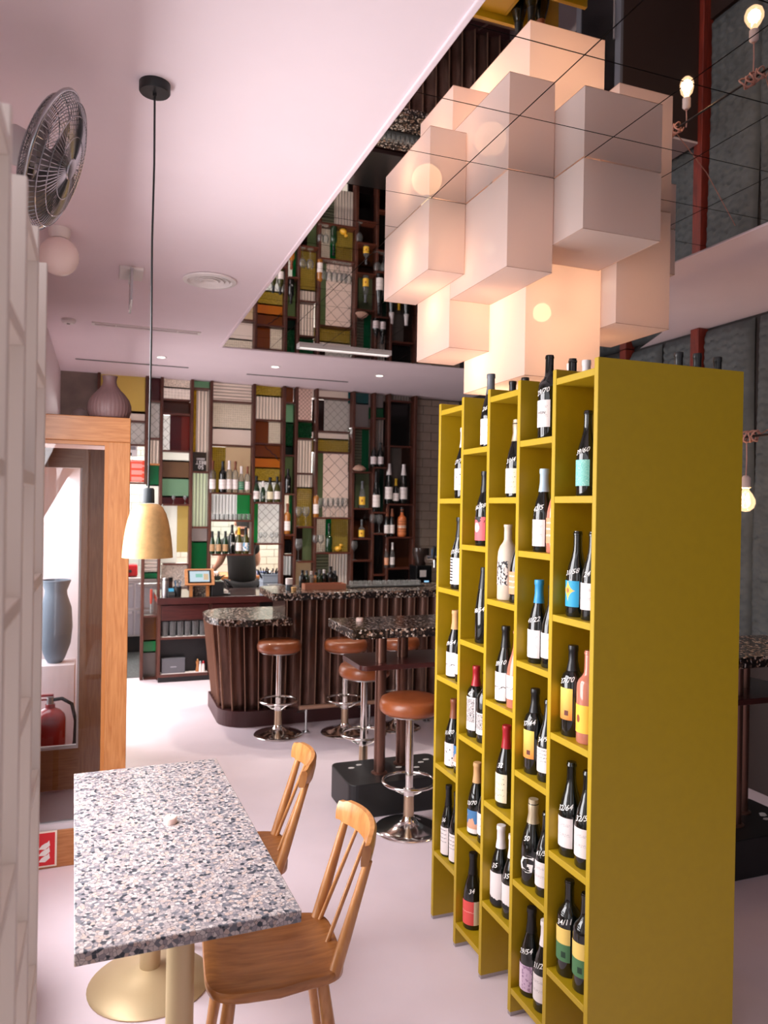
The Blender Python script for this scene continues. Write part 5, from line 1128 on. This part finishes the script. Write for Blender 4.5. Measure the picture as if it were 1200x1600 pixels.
TG = MB().lathe([(0,0),(0.032,0),(0.036,0.08),(0.034,0.08),(0.030,0.005),(0,0.005)], 16).mesh('tumbler'); TG.materials.append(M_clear); shade(TG, 40)
for k in range(9): glass_on(333+6.9*k, 803, 813.5, 'clear tumbler in the row before ribbed white and green glass', 'row of tumblers on the screen', 'tumbler', TG, 0.08)
# shell ornament and yellow fruit
p, h = on_shelf(560.5, 727, 738.5); o = thing('shell_dish', 'pale pink shell shaped dish on a narrow shelf', 'ornament', p)
MB().lathe([(0.02,0),(0.075,0.015),(0.085,0.03),(0.055,0.06),(0.0,0.085)], 40, flute=14, fdepth=0.08).build('body', mat('shell_pink', rgb(206,168,148), 0.5), o, smooth=50); MB().lathe([(0.022,0),(0.022,0.004),(0,0.004)], 12).build('base', M_brass, o)
p, h = on_shelf(528, 850, 863.5); o = thing('yellow_duck_dish', 'small yellow ornament on the bubble glass shelf', 'ornament', p)
MB().sphere((0,0,0.035), 0.045, 14, 8, 0.75).build('body', mat('yellow_ceramic', rgb(206,156,46), 0.35), o, smooth=60); MB().sphere((0.035,0,0.075), 0.022, 12, 8).build('head', mat('yellow_ceramic', rgb(206,156,46), 0.35), o, smooth=60)
# ================================================================== things on and in the back counter
CZ = 0.8705
def onc(px, py, z=CZ): q = onY(px, py, 8.05); return Vector((q.x, 8.05, z))
p = onc(258, 929); t = thing('steel_canister', 'tall steel canister at the left end of the back counter', 'canister', p)
MB().lathe([(0,0),(0.035,0),(0.036,0.004),(0.036,0.19),(0.033,0.195),(0,0.195)], 22).build('body', M_steel, t, smooth=40); MB().lathe([(0.037,0.17),(0.037,0.178)], 22).build('band', M_black, t)
p = onc(266, 927); t = thing('dark_canister', 'slim dark canister behind the card reader', 'canister', p+Vector((0,0.06,0)))
MB().lathe([(0,0),(0.026,0),(0.026,0.19),(0,0.19)], 18).build('body', mat('brown_tube', rgb(70,44,40), 0.35), t, smooth=40); MB().lathe([(0.027,0.15),(0.027,0.19),(0,0.191)], 18).build('lid', M_black, t)
p = onc(264.5, 929); t = thing('card_reader', 'black card reader with blue screen on the back counter', 'card reader', p+Vector((0.015,-0.06,0)))
b = MB().add([(-0.035,-0.03,0),(0.035,-0.03,0),(0.035,0.06,0),(-0.035,0.06,0),(-0.035,-0.025,0.03),(0.035,-0.025,0.03),(0.035,0.05,0.09),(-0.035,0.05,0.09)], [(0,3,2,1),(4,5,6,7),(0,1,5,4),(1,2,6,5),(2,3,7,6),(3,0,4,7)]).build('body', M_black, t, bevel=0.004)
MB().add([(-0.026,0.005,0.0545),(0.026,0.005,0.0545),(0.026,0.042,0.084),(-0.026,0.042,0.084)], [(0,1,2,3)]).build('screen', emit('reader_screen', rgb(90,180,220), 0.7), t, loc=(0,-0.001,0.002))
p = onc(277, 929); t = thing('pen_cup', 'black cup of pens and scissors on the back counter', 'cup', p+Vector((0,0.0,0)))
MB().lathe([(0,0),(0.04,0),(0.042,0.10),(0.038,0.10),(0.036,0.006),(0,0.006)], 18).build('cup', M_black, t, smooth=40)
for k in range(5):
    a = k*1.3; MB().cyl((0.012*math.cos(a),0.012*math.sin(a),0.01), (0.032*math.cos(a),0.032*math.sin(a),0.155+0.01*(k%2)), 0.004, n=6).build('pen', [mat('pen_blue',rgb(60,110,150),0.4), M_steel, M_black][k%3], t)
for s in (-1, 1): MB().tube([(s*0.018+0.014*math.cos(q), 0, 0.15+0.018*math.sin(q)) for q in [2*math.pi*i/12 for i in range(12)]], 0.003, 6, True).build('scissor_handle', mat('pen_blue2',rgb(40,60,80),0.4), t)
p = onc(311, 925); t = thing('tablet', 'till tablet in a wooden frame on the back counter', 'tablet', p+Vector((0.0,-0.04,0)))
def slab(x0,x1,u0,u1,off,th):                       # leaning slab, u along the slope
    ca, sa = math.cos(math.radians(62)), math.sin(math.radians(62)); n = (0,-sa,ca); f = lambda x,u,o: (x, u*ca+n[1]*o, 0.13+u*sa+n[2]*o)
    return MB().add([f(x0,u0,off),f(x1,u0,off),f(x1,u1,off),f(x0,u1,off),f(x0,u0,off+th),f(x1,u0,off+th),f(x1,u1,off+th),f(x0,u1,off+th)], [(0,3,2,1),(4,5,6,7),(0,1,5,4),(1,2,6,5),(2,3,7,6),(3,0,4,7)])
slab(-0.15,0.15,-0.02,0.16,0,0.02).build('wooden_frame', M_oakx, t); slab(-0.118,0.118,0.0,0.142,0.02,0.006).build('bezel', M_blackg, t)
slab(-0.10,0.10,0.012,0.13,0.026,0.001).build('screen', emit('tablet_screen', rgb(206,222,232), 0.75), t)
slab(-0.04,0.03,0.06,0.10,0.0272,0.0004).build('screen_tile', emit('tablet_tile', rgb(150,206,190), 0.7), t); slab(0.04,0.09,0.03,0.10,0.0272,0.0004).build('screen_tile', emit('tablet_tile2', rgb(226,196,160), 0.7), t)
MB().box(-0.10,-0.07,0.0,0.06,0,0.14).box(0.07,0.10,0.0,0.06,0,0.14).build('stand', M_oak, t)
p = onc(302, 927); t = thing('patterned_box', 'small grey patterned box under the tablet', 'box', p+Vector((0.09,0.06,0)))
MB().box(-0.09,0.09,-0.03,0.03,0,0.10).build('box', terrazzo('grey_pattern',[(0,rgb(150,146,136)),(0.5,rgb(90,88,84)),(0.8,rgb(190,186,174))],rgb(60,58,56),60,0.5,0.1), t); MB().box(-0.092,0.092,-0.032,0.032,0.10,0.106).build('lid', M_white, t)
p = onc(339, 931); t = thing('planter', 'black square planter with a small plant on the back counter', 'planter', p+Vector((0,0.01,0)))
MB().box(-0.062,0.062,-0.062,0.062,0,0.15).build('pot', M_black, t, bevel=0.006); MB().lathe([(0.05,0.151),(0.05,0.16),(0,0.16)], 18).build('rim_dish', mat('pale_green_dish', rgb(160,170,150), 0.5), t)
for k in range(16):
    a = k*2.4; r = 0.03+0.015*(k%3); MB().tube([(0.01*math.cos(a),0.01*math.sin(a),0.15),(r*math.cos(a),r*math.sin(a),0.20),(r*1.7*math.cos(a),r*1.7*math.sin(a),0.205+0.012*(k%4))], [0.003,0.006,0.001], 5).build('leaf', mat('dark_leaf', rgb(24,34,24), 0.5), t)
p = onc(353, 926); t = thing('tape_roll', 'small dark tape dispenser with white roll on the back counter', 'dispenser', p)
MB().box(-0.045,0.045,-0.02,0.02,0,0.02).build('base', M_black, t, bevel=0.004); MB().lathe([(0.008,-0.012),(0.024,-0.012),(0.024,0.012),(0.008,0.012)], 16, (0,0,0.036), (0,1,0)).build('roll', M_white, t, smooth=40)
p = Vector((onY(418, 900, 8.42).x, 8.42, CZ)); t = thing('cutlery_crate', 'grey plastic crate full of black handled cutlery on the pass', 'crate', p+Vector((0.05,0.0,0)))
M_crate = mat('crate_grey_blue', rgb(150,164,180), 0.5)
MB().box(-0.12,0.12,-0.10,-0.092,0,0.19).box(-0.12,0.12,0.092,0.10,0,0.19).box(-0.12,-0.112,-0.092,0.092,0,0.19).box(0.112,0.12,-0.092,0.092,0,0.19).box(-0.112,0.112,-0.092,0.092,0,0.008).build('crate', M_crate, t)
MB().box(-0.126,0.126,-0.106,0.106,0.10,0.108).box(-0.126,0.126,-0.106,-0.098,0.178,0.19).box(-0.126,-0.118,-0.106,0.106,0.178,0.19).build('rib', M_crate, t)
for k in range(14):
    x = -0.10+0.2*((k*7)%14)/13; y = -0.07+0.14*((k*5)%14)/13; MB().box(-0.006,0.006,-0.004,0.004,0,0.16).build('cutlery_handle', M_black, t, loc=(x, y, 0.09+0.01*(k%3)), rot=(0.35*math.sin(k), 0.55*math.cos(k*1.7), 0))
p = Vector((onY(430, 905, 8.06).x, 8.06, CZ)); t = thing('steel_tub', 'small steel gastro tub beside the cutlery crate', 'tub', p)
MB().box(-0.075,0.075,-0.06,-0.055,0,0.10).box(-0.075,0.075,0.055,0.06,0,0.10).box(-0.075,-0.07,-0.055,0.055,0,0.10).box(0.07,0.075,-0.055,0.055,0,0.10).box(-0.07,0.07,-0.055,0.055,0,0.005).build('tub', M_steel, t); MB().box(-0.085,0.085,-0.07,-0.06,0.096,0.102).box(-0.085,0.085,0.06,0.07,0.096,0.102).build('lip', M_steel, t)
# on the cabinet shelves
TALL = MB().lathe([(0,0),(0.03,0),(0.034,0.15),(0.032,0.15),(0.028,0.006),(0,0.006)], 16).mesh('glass_tumbler'); TALL.materials.append(M_clear); shade(TALL, 40)
MB().box(0.035,0.50,0.01,0.095,0.4625,0.465).build('shelf_liner', M_paper, cab)
for k in range(6):
    o = link('tall_tumbler', TALL, None); o.location = (CX0+0.075+0.075*k, CY0+0.05, 0.4655); tag(o, 'tall clear tumbler in the row on the cabinet shelf', 'glass', 'tall tumblers in the back counter')
MB().box(0.035,0.50,0.005,0.095,0.0855,0.089).build('shelf_liner', M_paper, cab)
t = thing('grey_box', 'grey cardboard box on the bottom shelf of the back counter', 'box', (CX0+0.16, CY0+0.055, 0.0895)); MB().box(-0.115,0.115,-0.035,0.035,0,0.145).build('box', mat('slate_card', rgb(92,92,98), 0.6), t, bevel=0.002); MB().box(-0.117,0.117,-0.037,0.037,0.145,0.15).build('lid', mat('slate_card2', rgb(104,104,110), 0.6), t); MB().box(-0.03,0.03,-0.0358,-0.035,0.06,0.07).build('print', mat('card_print', rgb(150,150,156), 0.6), t)
for k, (x, y, kind, lbl) in enumerate(((0.405,0.05,'wood','wooden pepper mill on the bottom shelf'),(0.432,0.03,'salt','white salt shaker with steel top, left one'),(0.462,0.03,'salt','white salt shaker with red top, right one'))):
    t = thing('pepper_mill' if kind == 'wood' else 'salt_shaker', lbl+' of the back counter', 'mill' if kind == 'wood' else 'shaker', (CX0+x, CY0+y, 0.0895))
    if kind == 'wood': MB().lathe([(0,0),(0.02,0),(0.018,0.03),(0.012,0.06),(0.018,0.09),(0.019,0.105),(0,0.115)], 16).build('body', M_oak, t, smooth=50); MB().sphere((0,0,0.122), 0.008, 10, 6).build('knob', M_brass, t, smooth=60)
    else: MB().lathe([(0,0),(0.016,0),(0.015,0.05),(0.011,0.085),(0,0.085)], 14).build('body', M_white, t, smooth=50); MB().lathe([(0.012,0.083),(0.012,0.10),(0.006,0.11),(0,0.111)], 12).build('top', M_steel if k == 1 else M_fired, t, smooth=40)
# ================================================================== things on the bar
BZ = 1.1105
def onb(px, py=None, y=6.3): q = onY(px, 920, y); return Vector((q.x, y, BZ))
p = onb(506, y=6.25); t = thing('copper_tray', 'long copper coloured tray on the bar', 'tray', p)
MB().box(-0.18,0.18,-0.06,-0.052,0,0.05).box(-0.18,0.18,0.052,0.06,0,0.05).box(-0.18,-0.172,-0.052,0.052,0,0.05).box(0.172,0.18,-0.052,0.052,0,0.05).box(-0.172,0.172,-0.052,0.052,0,0.008).build('tray', mat('tray_copper', rgb(186,124,98), 0.35, 0.5), t)
MB().lathe([(0.01,0),(0.014,0.008),(0,0.012)], 10, (0.182,-0.02,0.02), (1,0,0)).build('knob', M_brass, t)
p = onb(451.5, y=6.22); t = thing('wrapped_canister', 'small white topped canister at the left end of the high bar', 'canister', p)
MB().lathe([(0,0),(0.028,0),(0.03,0.05),(0,0.05)], 18).build('base', mat('smoke_base', rgb(70,80,90), 0.2), t, smooth=40); MB().lathe([(0.03,0.05),(0.03,0.10),(0,0.10)], 18).build('top', M_white, t, smooth=40)
p = onb(459, y=6.15); t = thing('copper_cup', 'small copper cup on the high bar', 'cup', p); MB().lathe([(0,0),(0.02,0),(0.022,0.03),(0.019,0.03),(0.018,0.004),(0,0.004)], 14).build('cup', M_brass, t, smooth=40); MB().lathe([(0.0225,0.026),(0.0235,0.03),(0.0225,0.033)], 14).build('rim', M_brass, t)
random.seed(3)
for k, (px, h, m, nm) in enumerate(((472,0.15,M_bottle,'dark'),(479,0.145,M_bottleg,'green'),(486,0.14,M_bottlec,'clear'),(493,0.13,M_bottleb,'amber'),(499,0.15,M_bottleg,'green'),(506,0.15,M_bottle,'dark'),(516,0.18,M_bottle,'dark'),(523,0.14,M_bottle,'dark'))):
    p = onb(px, y=6.42+0.02*(k%2)); bottle('small %s bar bottle behind the copper tray, number %s from left' % (nm, ['one','two','three','four','five','six','seven','eight'][k]), p, 'bordeaux', h*1.0, m, None, ['black','grey','white'][k%3], group='small bottles behind the copper tray', rs=1.5, capz=0.24)
# cutlery fringe: rows of upturned glasses seen as a low glassy rack
rk = thing('glass_rack', 'low rack of upturned small glasses along the high bar', 'rack', onb(600, y=6.35))
MB().box(-0.34,0.36,-0.07,0.07,0,0.01).build('mat', M_black, rk)
GL = MB().lathe([(0,0.045),(0.014,0.045),(0.019,0.0),(0.0175,0.0),(0.012,0.042),(0,0.042)], 10).mesh('shot_glass'); GL.materials.append(M_clear); shade(GL, 40)
for i in range(15):
    for j in range(2):
        o = link('shot_glass', GL, None); o.location = Vector(rk.location)+Vector((-0.31+0.0455*i, -0.03+0.05*j, 0.0105)); tag(o, 'small upturned shot glass in the row along the high bar', 'glass', 'upturned shot glasses on the bar')
# coffee grinder and beer tap tower, right end of the bar back
p = onY(657, 905, 7.4); cg = thing('coffee_grinder', 'black coffee grinder with blue display before the brick wall', 'grinder', (p.x, 7.4, 0.9))
MB().box(-0.09,0.09,-0.10,0.10,0,0.32).build('body', M_blackg, cg, bevel=0.01); MB().lathe([(0.05,0.32),(0.09,0.44),(0.09,0.50),(0,0.505)], 20).build('hopper', mat('smoke_hopper', rgb(52,40,36), 0.15), cg, smooth=40)
MB().box(-0.05,0.02,-0.103,-0.10,0.20,0.27).build('paper_note', M_paper, cg); MB().box(0.0,0.05,-0.104,-0.10,0.145,0.16).box(0.0,0.06,-0.104,-0.10,0.125,0.138).build('display', emit('display_blue', rgb(150,200,240), 1.0), cg)
MB().box(-0.06,0.06,-0.16,-0.10,0.02,0.05).build('drip_tray', M_steel, cg)
bk = thing('back_bar_cabinet', 'dark back bar cabinet under the grinder', 'cabinet', (2.83, 7.45, 0)); MB().box(-0.77,1.2,-0.28,0.50,0,0.86).build('carcass', M_maroon, bk); MB().box(-0.775,1.21,-0.30,0.51,0.86,0.898).build('worktop', mat('steel_top', (0.4,0.4,0.41,1), 0.3, 1.0), bk)
p = onY(683, 905, 6.45); tw = thing('beer_tap', 'chrome beer tap tower with black handles at the bar end', 'beer tap', (p.x+0.02, 6.4, BZ))
MB().lathe([(0.06,0),(0.06,0.01),(0.03,0.02),(0.028,0.22),(0,0.22)], 20).build('column', M_chrome, tw, smooth=40); MB().cyl((-0.16,0,0.24),(0.16,0,0.24),0.035,n=18).build('manifold', M_chrome, tw, smooth=40)
for k in range(3):
    x = -0.12+0.12*k; tp_ = MB().cyl((x,-0.03,0.24),(x,-0.10,0.235),0.012,n=10).cyl((x,-0.10,0.24),(x,-0.105,0.17),0.009,n=10).build('tap', M_chrome, tw, smooth=40); MB().cyl((x,-0.08,0.25),(x,-0.10,0.36),0.011,0.016,10).build('tap_handle', M_black, tp_, smooth=40)
MB().box(-0.12,-0.02,-0.037,-0.033,0.27,0.34).build('badge', mat('tap_badge', rgb(120,150,190), 0.3), tw)
# ================================================================== kitchen
kf = thing('steel_drawer_unit', 'stainless steel refrigerated drawers in the kitchen doorway', 'fridge', (0.25, 9.72, 0))
MB().box(-0.5,0.5,0,0.65,0.2,0.87).build('carcass', M_steel, kf); MB().box(-0.48,0.48,0.04,0.6,0,0.2).build('plinth', M_black, kf); MB().box(-0.53,0.53,-0.04,0.68,0.87,0.92).build('worktop', M_steel, kf, bevel=0.006)
M_drw = mat('drawer_steel', rgb(170,170,180), 0.35, 0.6)
for i in range(2):
    for j in range(2):
        x0 = -0.49+0.495*i if False else [-0.49, 0.145][i]; x1 = [0.125, 0.49][i]; z0 = [0.22, 0.55][j]; d = MB().box(x0, x1, -0.025, -0.001, z0, z0+0.30).build('drawer', M_drw, kf, bevel=0.004); MB().box(x0+0.02, x1-0.02, -0.045, -0.025, z0+0.262, z0+0.29).build('handle', M_steel, d)
p = onY(203, 895, 9.85); t = thing('red_toaster', 'small red appliance on the kitchen worktop', 'appliance', (p.x, 9.9, 0.9205)); MB().box(-0.09,0.09,-0.08,0.08,0,0.15).build('body', mat('appliance_red', rgb(180,24,30), 0.25), t, bevel=0.02); MB().lathe([(0.02,0),(0.02,0.012),(0,0.014)], 12, (0,-0.08,0.07), (0,-1,0)).build('dial', M_black, t)
t = thing('kitchen_counter', 'kitchen worktop along the white tiles', 'counter', (1.6, 10.1, 0)); MB().box(-0.75,1.0,-0.2,0.48,0,0.86).build('carcass', M_steel, t); MB().box(-0.77,1.02,-0.23,0.49,0.86,0.9).build('worktop', M_oakx, t)
for k, (x, m_, w_, h_) in enumerate(((-0.30,mat('pack_blue',rgb(60,110,190),0.4),0.12,0.06),(0.42,mat('pack_blue3',rgb(70,100,160),0.4),0.14,0.05))):
    o = thing('blue_pack', ['blue and white pack on the kitchen worktop left of the cook','blue and white pack on the kitchen worktop right of the cook'][k], 'pack', (1.6+x, 9.98, 0.9005)); MB().box(-w_,w_,-0.06,0.06,0,h_).build('wrap', M_white, o, bevel=0.006); MB().box(-w_*0.7,w_*0.3,-0.062,0.062,0.01,h_+0.002).build('print', m_, o)
t = thing('red_fire_hose', 'red orange handled tool hanging behind the narrow clear pane', 'tool', onY(236, 935, 8.6)); MB().tube([(0,0,0.10),(0.004,0,0.02),(0.0,0,-0.06)], [0.012,0.018,0.010], 10).build('handle', mat('tool_orange', rgb(226,70,30), 0.4), t, smooth=60); MB().cyl((0,0,-0.06),(0,0,-0.16),0.006,n=8).build('blade', M_steel, t)
MB().cyl((0,0,0.10),(0,0,0.16),0.003,n=6).build('hook', M_steel, t)
MB().cyl((-0.13,0,0.16),(0.10,0,0.16),0.006,n=8).build('hanging_bar', M_steel, t)
# ================================================================== cook behind the pass (back and left arm seen through the screen)
def skin_mesh(name, verts, edges, radii, m, parent, root=0, sub=2):
    me = bpy.data.meshes.new(name); me.from_pydata(verts, edges, []); o = link(name, me, m, parent)
    md = o.modifiers.new('skin', 'SKIN'); md.use_smooth_shade = True
    for i, r in enumerate(radii):
        sv = me.skin_vertices[0].data[i]; sv.radius = r if isinstance(r, tuple) else (r, r); sv.use_root = (i == root)
    sd = o.modifiers.new('sub', 'SUBSURF'); sd.levels = sub; sd.render_levels = sub
    me.materials.clear(); me.materials.append(m); return o
PX, PYY = 1.60, 9.15
person = thing('person', 'person in a black T-shirt leaning over the kitchen worktop, left arm reaching', 'person', (PX, PYY, 0))
M_skin = mat('skin', rgb(206,154,130), 0.5); M_shirt = mat('black_shirt', rgb(7,7,8), 0.85); M_hair = mat('dark_hair', rgb(36,26,22), 0.6); M_trous = mat('black_trousers', rgb(18,18,22), 0.9)
V = [(0,0,0.93),(0,0.03,1.08),(-0.01,0.10,1.24),(-0.02,0.17,1.36),(0.01,0.22,1.44),(0.04,0.27,1.50),(0.06,0.32,1.60),   # pelvis..head 0-6
     (-0.19,0.17,1.35),(-0.235,0.20,1.14),(-0.275,0.36,1.05),(-0.295,0.43,1.02),                                             # left arm 7-10
     (0.16,0.17,1.35),(0.22,0.22,1.12),(0.14,0.42,1.02),(0.12,0.48,1.00),                                                 # right arm 11-14
     (-0.10,0,0.86),(-0.11,0.02,0.48),(-0.12,-0.02,0.08),(-0.12,0.10,0.03),(0.10,0,0.86),(0.11,0.02,0.48),(0.12,-0.02,0.08),(0.12,0.10,0.03)]
E = [(0,1),(1,2),(2,3),(3,4),(4,5),(5,6),(3,7),(7,8),(8,9),(9,10),(3,11),(11,12),(12,13),(13,14),(0,15),(15,16),(16,17),(17,18),(0,19),(19,20),(20,21),(21,22)]
Rr = [(0.16,0.12),(0.15,0.115),(0.165,0.12),(0.155,0.11),0.065,0.062,0.10,0.07,0.048,0.034,0.03,0.07,0.048,0.034,0.03,0.09,0.06,0.045,0.04,0.09,0.06,0.045,0.04]
skin_mesh('body', V, E, Rr, M_skin, person)
VS_ = [(0,0,0.80),(0,0.03,1.08),(-0.01,0.10,1.24),(-0.02,0.17,1.36),(0.005,0.205,1.42),(-0.19,0.17,1.35),(-0.222,0.19,1.22),(0.16,0.17,1.35),(0.20,0.20,1.20)]
skin_mesh('t_shirt', VS_, [(0,1),(1,2),(2,3),(3,4),(3,5),(5,6),(3,7),(7,8)], [(0.20,0.16),(0.185,0.145),(0.19,0.14),(0.175,0.13),0.075,0.088,0.075,0.088,0.075], M_shirt, person)
skin_mesh('trousers', [(0,0,0.93),(-0.10,0,0.84),(-0.11,0.02,0.48),(-0.12,-0.02,0.09),(0.10,0,0.84),(0.11,0.02,0.48),(0.12,-0.02,0.09)], [(0,1),(1,2),(2,3),(0,4),(4,5),(5,6)], [(0.175,0.135),0.105,0.075,0.06,0.105,0.075,0.06], M_trous, person)
MB().sphere((0.065,0.31,1.635), 0.112, 18, 12, 1.1).build('hair', M_hair, person, smooth=80)
for s_, w_ in ((-1, Vector((-0.30,0.45,1.01))), (1, Vector((0.12,0.50,0.99)))):
    for k in range(5):
        a = (k-2)*0.28; d = Vector((math.sin(a)*0.9-0.25, math.cos(a), -0.35)).normalized(); L_ = [0.055,0.075,0.082,0.076,0.06][k]
        b0 = w_ + Vector((0.016*(k-2), 0.02, 0)); MB().tube([b0, b0+d*L_*0.5+Vector((0,0,0.006)), b0+d*L_], [0.0105,0.0095,0.007], 8).build('finger', M_skin, person, smooth=60)
for s_ in (-1, 1): MB().sphere((0.06+s_*0.098, 0.31, 1.60), 0.026, 10, 7, 1.3).build('ear', M_skin, person, smooth=60)
MB().sphere((0.055,0.425,1.59), 0.018, 8, 6, 1.4).build('nose', M_skin, person, smooth=60)
MB().ring(0.036, 0.006, 0, 20, 6).build('wrist_band', M_black, person, loc=(-0.283, 0.385, 1.04), rot=(1.2, 0.3, 0.5))
